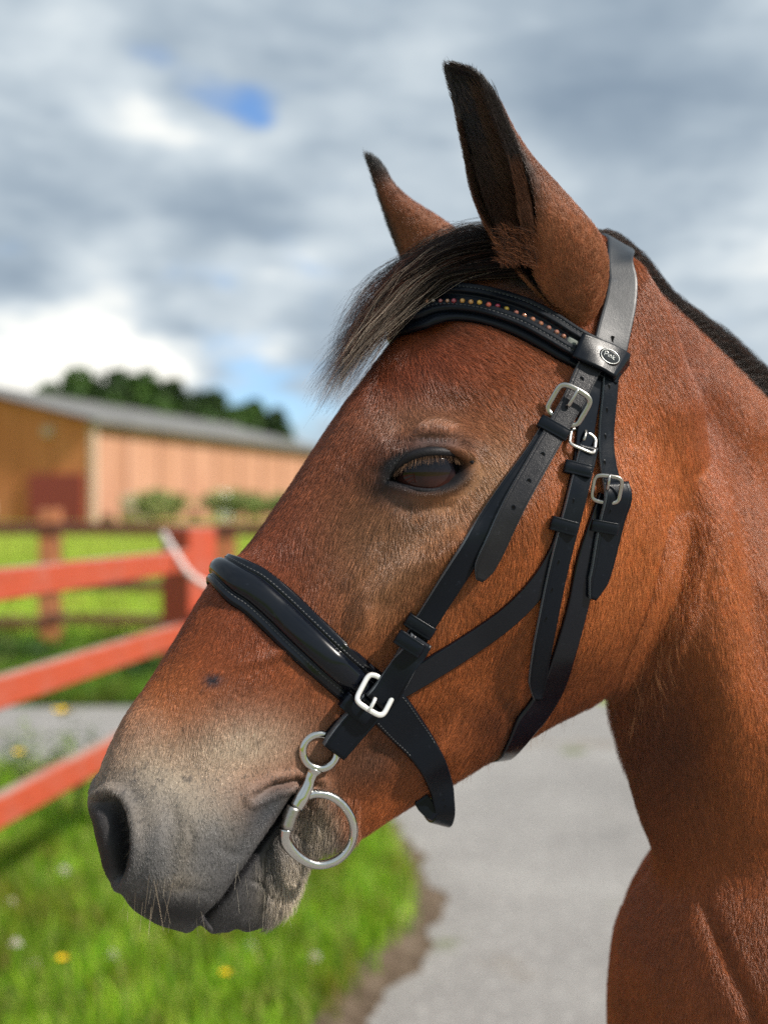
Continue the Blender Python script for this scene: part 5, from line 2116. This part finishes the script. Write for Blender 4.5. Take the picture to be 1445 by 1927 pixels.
def strap(name, rows, thick, lift, mat, prof=prof_flat, parent=None, nu=33, tip=None, tip0=None, label=None, reg=True):
    n = len(rows.E1)
    t = np.linspace(-1, 1, nu)
    C = (rows.E1 + rows.E2) / 2
    Hh = (rows.E2 - rows.E1) / 2
    seg = np.concatenate([[0], np.cumsum(np.linalg.norm(np.diff(C, axis=0), axis=1))])
    wsc = np.ones(n)
    hw = np.linalg.norm(Hh, axis=1)
    if tip:   # pointed end: list (distance from the end in half widths, factor)
        s = (seg[-1] - seg) / hw
        wsc *= np.interp(s, [0, .12, tip], [.34, .46, 1])
    if tip0:
        s = seg / hw
        wsc *= np.interp(s, [0, .12, tip0], [.34, .46, 1])
    lift = np.broadcast_to(np.asarray(lift, float), (n,)) if not callable(lift) else lift(seg / seg[-1])
    top = C[:, None] + Hh[:, None] * (t[None, :, None] * wsc[:, None, None]) + rows.N[:, None] * (lift[:, None] + thick * prof(t)[None, :])[..., None]
    bt = np.array([1, .5, 0, -.5, -1]) * .97
    bot = C[:, None] + Hh[:, None] * (bt[None, :, None] * wsc[:, None, None]) + rows.N[:, None] * lift[:, None, None]
    ring = np.concatenate([top, bot], 1)
    k = nu + 5
    V = ring.reshape(-1, 3)
    F = [tuple(f) for f in grid_faces(n, k, True)]
    F.append(tuple(range(k))[::-1]); F.append(tuple((n - 1) * k + i for i in range(k)))
    o = mesh_obj(name, V, F, mat, parent or bridle)
    if label: o['label'] = label
    if prof is prof_flat:      # edge highlight painted as a lighter line along both cut edges
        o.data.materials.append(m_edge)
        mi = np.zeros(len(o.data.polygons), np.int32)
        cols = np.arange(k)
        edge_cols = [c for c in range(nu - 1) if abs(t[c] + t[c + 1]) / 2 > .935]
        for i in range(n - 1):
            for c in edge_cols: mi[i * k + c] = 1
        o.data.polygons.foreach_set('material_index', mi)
    if reg: register(V, F)
    return o


def frame(px, py, ang, over=None):
    """local frame on the topmost strap at a pixel: ang = direction of the strap in the picture (deg, 0 = right, 90 = down)"""
    P = []
    for dx, dy in ((0, 0), (3, 0), (-3, 0), (0, 3), (0, -3)):
        h = ray_px(px + dx, py + dy, STRAP_BVH + [bvh])
        P.append((np.array(h[0]), np.array(h[1])))
    p = P[0][0]
    n = np.mean([q[1] for q in P], 0)
    n /= np.linalg.norm(n)
    view = CAMP - p; view /= np.linalg.norm(view)
    if n @ view < 0: n = -n
    n = n * .6 + view * .4; n /= np.linalg.norm(n)
    L = np.array([math.cos(R(ang)), 0, -math.sin(R(ang))])
    L -= n * (n @ L); L /= np.linalg.norm(L)
    A = np.cross(n, L)
    return p, n, L, A, p[1] / FPX


def keeper(px, py, ang, wid, length, parent, mat=m_leather, rise=.0016, drop=.0042, th=.0014, lift=0.0):
    """leather loop round a strap: wid px across the strap, length px along it"""
    p, n, L, A, m = frame(px, py, ang)
    hw = wid / 2 * m; hl = length / 2 * m
    c = p - n * drop * .5 + n * (rise * .5 + lift)
    hh = (drop + rise) * .55
    th_ = np.linspace(0, 2 * np.pi, 40, endpoint=False)
    ex = 2 / 5.0
    cx_ = np.sign(np.cos(th_)) * np.abs(np.cos(th_)) ** ex
    sy_ = np.sign(np.sin(th_)) * np.abs(np.sin(th_)) ** ex
    ls = [(-1, -.0006), (-.97, -.0001), (-.86, .00012), (-.7, -.00022), (-.6, .0), (0, .0001), (.6, .0), (.7, -.00022), (.86, .00012), (.97, -.0001), (1, -.0006)]
    V = []
    for l, d in ls:
        for c_, s_ in zip(cx_, sy_):
            V.append(c + L * hl * l + A * (hw + d) * c_ + n * (hh + d) * s_)
    for l in (1, -1):
        for c_, s_ in zip(cx_, sy_):
            V.append(c + L * hl * l + A * (hw - th) * c_ + n * (hh - th) * s_)
    nr = len(ls) + 2
    F = [tuple(f) for f in grid_faces(nr, 40, True)]
    for k in range(40):
        F.append(((nr - 1) * 40 + k, (nr - 1) * 40 + (k + 1) % 40, (k + 1) % 40, k))
    o = mesh_obj('keeper', V, F, mat, parent)
    register(V, F)
    return o


def buckle(px, py, ang, wid, length, tube_px, mat, parent=None, lift=.001, prong_ang=0, prong_len=None, tilt=0.0, label=None, bow=.12, name='buckle', prong_off=0.0, span=None):
    p, n, L, A, m = frame(px, py, ang)
    if tilt:
        n2 = n * math.cos(tilt) + L * math.sin(tilt); L = L * math.cos(tilt) - n * math.sin(tilt); n = n2
    hw, hl = wid / 2 * m, length / 2 * m
    c = p + n * (lift + tube_px * m * .4)
    th_ = np.linspace(0, 2 * np.pi, 72, endpoint=False)
    ex = 2 / 5.5
    x = np.sign(np.cos(th_)) * np.abs(np.cos(th_)) ** ex * hw
    y = np.sign(np.sin(th_)) * np.abs(np.sin(th_)) ** ex * hl
    y = y + np.sign(y) * bow * hl * (1 - (x / hw) ** 2)
    P = c + np.outer(x, A) + np.outer(y, L) + np.outer(-.0012 * (x / hw) ** 2, n)
    V, F = tube(P, tube_px / 2 * m * 1.12, 12, True, flat=(n, .62))
    o = mesh_obj(name, V, F, mat, parent or bridle)
    if label: o['label'] = label
    pl = prong_len or .62 * 2 * hl
    q = np.linspace(0, 1, 10)
    sgn = 1 if pl > 0 else -1
    st = -hl * 1.08 * sgn
    if span: st, pl = span[0] * hl, (span[1] - span[0]) * hl
    PP = c + np.outer(st + pl * q, L) + np.outer(prong_off * m + np.tan(R(prong_ang)) * abs(pl) * q, A) + np.outer(.0016 * np.sin(np.pi * q) + .0012 * (1 - q), n)
    V, F = tube(PP, np.interp(q, [0, .9, 1], [1, .9, .6]) * tube_px * .42 * m, 10)
    mesh_obj('prong', V, F, mat, o)
    return o


HOLE_MESH = None


def hole(px, py, ang, r, parent, long_=1.35):
    p, n, L, A, m = frame(px, py, ang)
    V = [p - n * .0004 + n * .0005]
    F = []
    k = 16
    for rr_, z in ((.8, .00012), (1.0, .00022), (1.25, .00004)):
        for i in range(k):
            a = 2 * np.pi * i / k
            V.append(p + n * z + (L * math.cos(a) * long_ + A * math.sin(a)) * r * rr_ * m)
    V[0] = p + n * .00008
    for i in range(k):
        j = (i + 1) % k
        F.append((0, 1 + i, 1 + j))
        for s in (0, 1):
            F.append((1 + s * k + i, 1 + (s + 1) * k + i, 1 + (s + 1) * k + j, 1 + s * k + j))
    o = mesh_obj('punched_hole', V, F, m_hole, parent)
    o.data.materials.append(m_leather)
    mi = np.array([0 if len(f) == 3 else 1 for f in F], np.int32)
    o.data.polygons.foreach_set('material_index', mi)
    return o


def stitches(rows, tpos, thick, lift, prof, parent, pitch=.0026, length=.0019, rad=.00042, s0=0.0, s1=1.0, name='stitching'):
    C = (rows.E1 + rows.E2) / 2
    Hh = (rows.E2 - rows.E1) / 2
    V, F = [], []
    for tp in tpos:
        P = C + Hh * tp + rows.N * (lift + thick * float(prof(np.array([tp]))[0]) + .00012)
        seg = np.concatenate([[0], np.cumsum(np.linalg.norm(np.diff(P, axis=0), axis=1))])
        tot = seg[-1]
        s = s0 * tot
        while s + length < s1 * tot:
            a = np.array([np.interp(s, seg, P[:, k]) for k in range(3)])
            b = np.array([np.interp(s + length, seg, P[:, k]) for k in range(3)])
            i = min(int(np.searchsorted(seg, s)), len(P) - 1)
            nn = rows.N[i]; d = b - a; d /= np.linalg.norm(d); w = np.cross(nn, d)
            o = len(V)
            for f, sc in ((0, .5), (.3, 1), (.7, 1), (1, .5)):
                q = a + (b - a) * f
                hgt = .00022 if 0 < f < 1 else -.0001
                V += [q + w * rad * sc, q + nn * (hgt + rad * .6 * sc), q - w * rad * sc]
            for r_ in range(3):
                F += [(o + r_ * 3, o + r_ * 3 + 1, o + r_ * 3 + 4, o + r_ * 3 + 3), (o + r_ * 3 + 1, o + r_ * 3 + 2, o + r_ * 3 + 5, o + r_ * 3 + 4)]
            s += pitch
    so_ = mesh_obj(name, V, F, m_thread, parent)
    so_['kind'] = 'stuff'
    return so_


# ---- throatlash: lower strap round the throat first (it lies lowest)
r = rows_px([(1138, 930), (1122, 985), (1100, 1060), (1084, 1140), (1062, 1220), (1040, 1285), (1010, 1335), (985, 1365)],
            [30, 36, 40, 40, 42, 44, 46, 44])
r = wrap(r, [((952, 1426), (905, 1406))], nmid=10)
throat = strap('throat_strap', r, .0026, .0012, m_smooth, prof_plain)

# ---- noseband: padded nose piece, then the jaw strap
nose_e = rows_px([(452, 1097), (480, 1112), (520, 1146), (570, 1194), (620, 1240), (665, 1280), (705, 1312)], [84, 86, 87, 88, 86, 84, 84], stiff=10)
r_nose = wrap(nose_e, [((436, 1046), (402, 1098))], at_end=False, nmid=12, gap=.0030)
noseband = strap('noseband', r_nose, .0078, .0010, m_smooth, prof_pad, nu=61)
stitches(r_nose, (-.72, .72), .0078, .0010, prof_pad, noseband, pitch=.0031, length=.0022)
# backing layer that shows along the lower border
def offset_rows(rows, a, b):
    d = rows.E2 - rows.E1
    return Rows(rows.E1 + d * a, rows.E2 + d * b, rows.N)
backing = strap('noseband_backing', offset_rows(r_nose, -.035, .055), .0022, .0004, m_leather, prof_plain, label='thin backing edge of the noseband', reg=False)

jaw = rows_px([(705, 1305), (738, 1340), (775, 1385), (808, 1432), (828, 1482), (836, 1520)], [80, 78, 66, 54, 46, 40], stiff=5)
r_jaw = wrap(jaw, [((848, 1546), (808, 1534))], nmid=10, gap=.002)
jawstrap = strap('noseband_jaw_strap', r_jaw, .003, .0032, m_leather, prof_plain)
stitches(jaw, (-.84, .84), .003, .0032, prof_plain, jawstrap, pitch=.0030, length=.0018, rad=.0004, s0=.12, s1=.5)
for x, y in ((832, 1493), (835, 1505), (838, 1517)): hole(x, y, 75, 2.2, jawstrap, 1.0)
# the buckle end that hangs under the jaw
r = rows_px([(792, 1500), (806, 1520), (824, 1536)], [30, 34, 26], stiff=2)
E = r
ub = strap('jaw_buckle_tab', Rows(E.E1 + HN * -.004, E.E2 + HN * -.004, E.N), .006, .0, m_leather, prof_plain, label='folded strap end under the jaw', reg=False)

# ---- noseband sliphead: dark strap from the middle billet down to the noseband
r = rows_px([(1062, 985), (1046, 1040), (1010, 1100), (955, 1158), (880, 1212), (800, 1262), (745, 1296)], [32, 36, 38, 40, 42, 44, 42])
sliphead = strap('noseband_hanger', r, .0028, .0018, m_smooth, prof_plain)

# ---- headpiece: broad strap over the poll
hp = rows_px([(1141, 668), (1154, 615), (1165, 570), (1169, 530), (1164, 500)], [68, 66, 62, 56, 48], stiff=8)
r_hp = wrap(hp, [((1112, 448), (1178, 482))], nmid=12, gap=.0016)
headpiece = strap('headpiece', r_hp, .0030, .0020, m_head, lambda t: prof_plain(t) - .06 * np.exp(-((np.abs(t) - .86) / .03) ** 2), nu=61)

# ---- three straps that fan out below the browband loop
r = rows_px([(1120, 690), (1112, 740), (1100, 800), (1090, 880), (1074, 950), (1062, 990)], [34, 34, 34, 34, 34, 32])
mid_under = strap('noseband_sliphead', r, .0022, .0016, m_smooth, prof_plain)
r = rows_px([(1100, 840), (1091, 880), (1076, 940), (1062, 990), (1047, 1050), (1032, 1120), (1017, 1200), (1006, 1270), (1002, 1313)],
            [34, 36, 36, 36, 36, 36, 36, 34, 30])
mid_billet = strap('noseband_billet', r, .0026, .0052, m_leather, prof_flat, tip=2.2)
for x, y in ((1078, 943), (1050, 1058), (1038, 1110), (1027, 1164)): hole(x, y, 103, 3.2, mid_billet, 1.5)
r = rows_px([(1143, 690), (1139, 740), (1134, 790), (1132, 840), (1136, 880), (1143, 915)], [28, 28, 28, 28, 30, 32])
tl_up = strap('throatlash_strap', r, .0026, .0045, m_leather, prof_flat)
for x, y in ((1145, 728), (1141, 772), (1138, 822), (1137, 871)): hole(x, y, 95, 3.2, tl_up, 1.6)
r = rows_px([(1147, 908), (1148, 935), (1143, 975), (1134, 1020), (1122, 1075), (1106, 1125)], [46, 50, 46, 44, 38, 30])
tl_bil = strap('throatlash_billet', r, .0032, lambda s: .0042 + .0045 * np.exp(-((s - .13) / .13) ** 2), m_leather, prof_flat, tip=1.6)
hole(1147, 962, 98, 3.0, tl_bil)

# ---- cheekpiece
r = rows_px([(1040, 800), (1005, 858), (965, 915), (930, 965), (890, 1022), (850, 1086), (815, 1144), (785, 1195), (762, 1240), (735, 1285), (700, 1325), (668, 1352)],
            [40, 42, 44, 44, 44, 44, 43, 43, 44, 46, 46, 44], stiff=10)
cheek = strap('cheekpiece', r, .0030, .0030, m_leather, prof_flat)
r = rows_px([(1110, 684), (1094, 715), (1078, 750), (1058, 785), (1030, 835), (1002, 886), (972, 938), (944, 990), (916, 1045), (897, 1090)],
            [46, 46, 44, 42, 42, 43, 44, 44, 42, 34], stiff=8)
billet = strap('cheekpiece_billet', r, .0028, .0062, m_billet, prof_flat, tip=1.3)
for x, y in ((1094, 713), (1021, 855), (995, 905), (966, 955)): hole(x, y, 119, 4.0, billet, 1.15)

# lower end: bulging fold through the pale buckle and down to the ring of the bit
STRAP_keep = list(STRAP_BVH)
r = rows_px([(790, 1200), (772, 1228), (752, 1262), (728, 1296), (705, 1322)], [44, 46, 50, 54, 50], stiff=4, over=STRAP_BVH)
fold = strap('cheekpiece_fold', r, .0042, lambda s: .0008 + .0052 * np.sin(np.pi * np.clip(s * .85 + .12, 0, 1)), m_leather, prof_flat)
r = rows_px([(700, 1318), (678, 1342), (652, 1370), (634, 1392), (622, 1408)], [54, 54, 54, 52, 48], stiff=4)
# stands off the lip with the ring
lowend = strap('bit_loop', r, .0060, lambda s: .0055 - .001 * s, m_leather, prof_flat)
r = rows_px([(672, 1340), (640, 1366), (618, 1388)], [30, 30, 24], stiff=3)
underl = strap('bit_loop_return', r, .003, .0012, m_leather, prof_plain, label='rear layer of the loop that holds the bit')

# ---- browband
bb_pts = [(1118, 672), (1072, 648), (1030, 622), (985, 598), (940, 582), (895, 572), (850, 569), (815, 573), (790, 582)]
bw = [52, 54, 56, 56, 54, 52, 52, 54, 56]
r_bb_near = rows_px(bb_pts, bw, stiff=12)
r_bb = wrap(r_bb_near, [((744, 626), (772, 562))], nmid=14, gap=.003)
browband = strap('browband', r_bb, .0062, .0030, m_leather, prof_channel, nu=61, label='curved browband with a channel of coloured crystals')
stitches(r_bb, (-.66, .66), .0062, .0030, prof_channel, browband, pitch=.0033, length=.0022, rad=.0004, s0=.02, s1=.6)
bpad = strap('browband_padding', offset_rows(r_bb, -.20, .05), .0040, .0006, m_leather, prof_plain, label='soft padding showing under the browband', reg=False)
if True:
    # stones set one by one in the channel
    cols_ = [(.45, .18, .06), (.40, .30, .22), (.50, .12, .10), (.55, .30, .16), (.42, .03, .06), (.75, .38, .06), (.70, .35, .10), (.85, .50, .04), (.65, .12, .07),
             (.60, .02, .08), (.85, .55, .05), (.62, .20, .14), (.62, .26, .15), (.62, .26, .15), (.60, .24, .13), (.55, .25, .18), (.58, .24, .16), (.50, .20, .12)]
    sx_ = [804, 815, 829, 842, 854, 870, 886, 902, 919, 936, 953, 971, 986, 1002, 1017, 1032, 1047, 1060]
    sy_ = [567, 566, 566, 566, 566, 566, 568, 569, 573, 576, 581, 588, 594, 601, 609, 617, 625, 633]
    gem_mats = {}
    for i_, (x, y) in enumerate(zip(sx_, sy_)):
        p, n, L, A, m = frame(x, y, 20)
        c = cols_[i_]
        if c not in gem_mats:
            gm, t, b = pbsdf('crystal', base=tuple(.75 * v for v in c), rough=.05, spec=1.0, metal=.35, coat=1.0)
            gem_mats[c] = gm
        rad = 5.0 * m * (1 if i_ > 3 else .8)
        rings = [(1.0, .0), (1.0, .25), (.62, .62), (.30, .72)]
        V, F = [], []
        for q, (rr_, z) in enumerate(rings):
            for k in range(8):
                a = 2 * np.pi * (k + .5 * (q % 2)) / 8 + i_
                V.append(p + n * (z * rad * 1.35 + .0002) + (L * math.cos(a) + A * math.sin(a)) * rad * rr_)
        for q in range(3):
            for k in range(8):
                a_, b_ = q * 8 + k, q * 8 + (k + 1) % 8
                F += [(a_, b_, b_ + 8), (a_, b_ + 8, a_ + 8)]
        F.append(tuple(24 + k for k in range(8)))
        mesh_obj('crystal', V, F, gem_mats[c], browband, smooth=False)
# pale worn tab at the end of the channel
p, n, L, A, m = frame(1075, 645, 30)
m_worn = leather('worn_grey_suede', (.16, .18, .16), .75, .8, 900)
V, F = [], []
for i_, l in enumerate(np.linspace(-1, 1, 7)):
    for t_ in np.linspace(-1, 1, 9):
        e = (1 - abs(l) ** 4) * (1 - abs(t_) ** 4)
        V.append(p + L * l * 10 * m + A * t_ * 10 * m + n * (.0014 * e ** .5 - .0004))
F = [tuple(f) for f in grid_faces(7, 9)]
mesh_obj('worn_tab', V, F, m_worn, browband)

# loop of the browband round the headpiece, with its oval badge
keep_r = rows_px([(1084, 652), (1112, 664), (1140, 676), (1164, 690), (1177, 700)], [50, 52, 54, 54, 46], stiff=4, over=STRAP_BVH)
loop = strap('browband_loop', keep_r, .0028, lambda s: .0020 - .0085 * sstep(s, .84, 1.0), m_leather, prof_plain, nu=41)
# the underside of the loop turning in below
r = rows_px([(1095, 688), (1130, 706), (1158, 718)], [18, 20, 22], stiff=2)
strap('browband_loop_back', r, .004, .0035, m_leather, prof_plain, label='dark underside of the browband loop', reg=False)
p, n, L, A, m = frame(1146, 672, 24)
def oval(rx, ry, prof_, name, mat, parent, nr=10, k=40, z0=0.0):
    V, F = [p + n * (z0 + prof_(0))], []
    for i_ in range(1, nr + 1):
        q = i_ / nr
        for j in range(k):
            a = 2 * np.pi * j / k
            V.append(p + n * (z0 + prof_(q)) + L * math.cos(a) * rx * q * m + A * math.sin(a) * ry * q * m)
    for j in range(k):
        F.append((0, 1 + j, 1 + (j + 1) % k))
        for i_ in range(nr - 1):
            F.append((1 + i_ * k + j, 1 + (i_ + 1) * k + j, 1 + (i_ + 1) * k + (j + 1) % k, 1 + i_ * k + (j + 1) % k))
    return mesh_obj(name, V, F, mat, parent)
m_badge, _, _ = pbsdf('badge_black_resin', base=(.02, .022, .024), rough=.22, spec=.6)
badge = oval(22, 16, lambda q: .0022 * math.sqrt(max(0, 1 - q ** 6)), 'badge', m_badge, loop)
th_ = np.linspace(0, 2 * np.pi, 48, endpoint=False)
P = p + n * .0022 + np.outer(np.cos(th_) * 18.5 * m, L) + np.outer(np.sin(th_) * 12.8 * m, A)
m_silver, _, _ = pbsdf('silver_print', base=(.75, .76, .74), rough=.35, metal=.6)
V, F = tube(P, .00035, 8, True)
rim = mesh_obj('badge_rim', V, F, m_silver, loop)
# handwritten word on the badge, drawn in strokes: x along the band, y down, in pixels from the badge centre
WORD = [[(-12, -4), (-11.5, 3.5)], [(-13.5, -4.5), (-9, -6), (-6, -4.5), (-7, -1.8), (-11, -.6)],          # P
        [(-4, -2.2), (-3.6, 2.6)], [(-4.2, -4.6), (-4.0, -4.2)],                                               # i
        [(-1.2, 2.6), (-1.2, -1.8), (.6, -2.2), (2, -1), (2.2, 2.6)],                                        # n
        [(5, -5.2), (5.0, 2.8)], [(9.2, -2.6), (5.2, .4), (9.6, 3.2)]]                                         # k
V, F = [], []
for stroke in WORD:
    Q = catmull(np.array(stroke, float), 4 * len(stroke))
    P = np.array([p + n * (.00235 - .0004 * ((x / 20) ** 2)) + L * x * m - A * y * m for x, y in Q])
    v, f = tube(P, .00030, 6)
    F += [tuple(i + len(V) for i in ff) for ff in f]
    V += v
lettering = mesh_obj('lettering', V, F, m_silver, loop)
# short slit in the headpiece where the straps part
p, n, L, A, m = frame(1152, 640, 100)
V = [p + n * .00025 + L * a * m + A * b * m for a, b in ((-8, -4), (-9, 0), (-7, 4), (-2, 2.2), (12, 2.6), (12, -2.0), (-2, -1.6))]
mesh_obj('slit', V, [tuple(range(7))], m_hole, headpiece, smooth=False)

# ---- keepers and buckles
keeper(1042, 805, 119, 62, 25, billet)
keeper(1088, 882, 103, 54, 25, mid_billet)
keeper(1062, 990, 105, 54, 27, mid_billet)
keeper(1138, 992, 100, 54, 23, tl_bil)
keeper(790, 1180, 122, 60, 26, cheek, drop=.006)
keeper(770, 1212, 122, 58, 28, cheek, drop=.008, rise=.002)
keeper(672, 1336, 130, 66, 32, lowend, drop=.008, rise=.0015)
buckle(1070, 762, 119, 66, 58, 9.5, m_nickel, lift=-.0004, tilt=.30, span=(.1, -1.22), label='satin buckle of the cheekpiece')
buckle(1096, 830, 112, 52, 40, 7, m_nickel, lift=.0005, tilt=-.5, prong_len=.010, label='tilted buckle half hidden between the straps')
buckle(1142, 921, 98, 52, 46, 7, m_nickel, lift=-.0012, tilt=.42, span=(0, -1.25), label='satin buckle of the throatlash')
buckle(708, 1308, 123, 62, 60, 9.5, m_bright, lift=-.0010, tilt=-.36, span=(.25, 1.2), label='pale square buckle at the foot of the cheekpiece', bow=.06)

# ================================================================== BIT (hangs from the bridle: a thing of its own)
hb = ray_px(600, 1500)
yb = hb[0][1] - .010
bit = empty('snaffle_bit', tuple(at(600, 1500, yb)), 'polished steel hanging bit with two rings at the corner of the mouth', 'bit')
mb = yb / FPX
def ybit(x, y): return yb - (600 - x) * mb * .30 + max(0, y - 1560) * mb * .05
def bit_pts(pl, n): return np.array([at(x, y, ybit(x, y)) for x, y in catmull(np.array(pl, float), n)])
a_ = np.linspace(0, 2 * np.pi, 49)[:-1]
P = np.array([at(602 + 32.5 * math.cos(t), 1414 + 32.5 * math.sin(t), ybit(602 + 32 * math.cos(t), 1414) - .0006) for t in a_])
V, F = tube(P, 8.4 * mb, 14, True)
mesh_obj('upper_ring', V, F, m_steel, bit)
P = bit_pts([(592, 1447), (585, 1462), (578, 1482), (568, 1502), (558, 1520)], 24)
V, F = tube(P, np.interp(np.linspace(0, 1, 24), [0, .12, .35, .75, 1], [18, 12.5, 11.5, 15, 13]) * mb, 16, flat=((0, -1, 0), .8))
mesh_obj('shank', V, F, m_steel, bit)
P = bit_pts([(554, 1519), (547, 1538), (540, 1560)], 8)
V, F = tube(P, [13.4 * mb] * 8, 24)
mesh_obj('sleeve', V, F, m_nickel, bit)
P = bit_pts([(566, 1512), (580, 1498), (600, 1494), (625, 1500), (648, 1518), (663, 1545), (665, 1575), (652, 1603), (628, 1622), (598, 1628), (570, 1618), (549, 1600), (537, 1580), (538, 1560)], 80)
V, F = tube(P, np.interp(np.linspace(0, 1, 80), [0, .1, .7, .86, 1], [10, 8.4, 8.4, 11, 13.4]) * mb, 14)
mesh_obj('lower_ring', V, F, m_steel, bit)
P = np.array([at(546, 1535, ybit(546, 1535) + .002), at(546, 1535, ybit(546, 1535) + .012), at(548, 1530, ybit(546, 1535) + .03), at(552, 1528, ybit(546, 1535) + .07)])
V, F = tube(P, [.006, .0065, .006, .005], 14)
mesh_obj('mouthpiece', V, F, m_steel, bit)
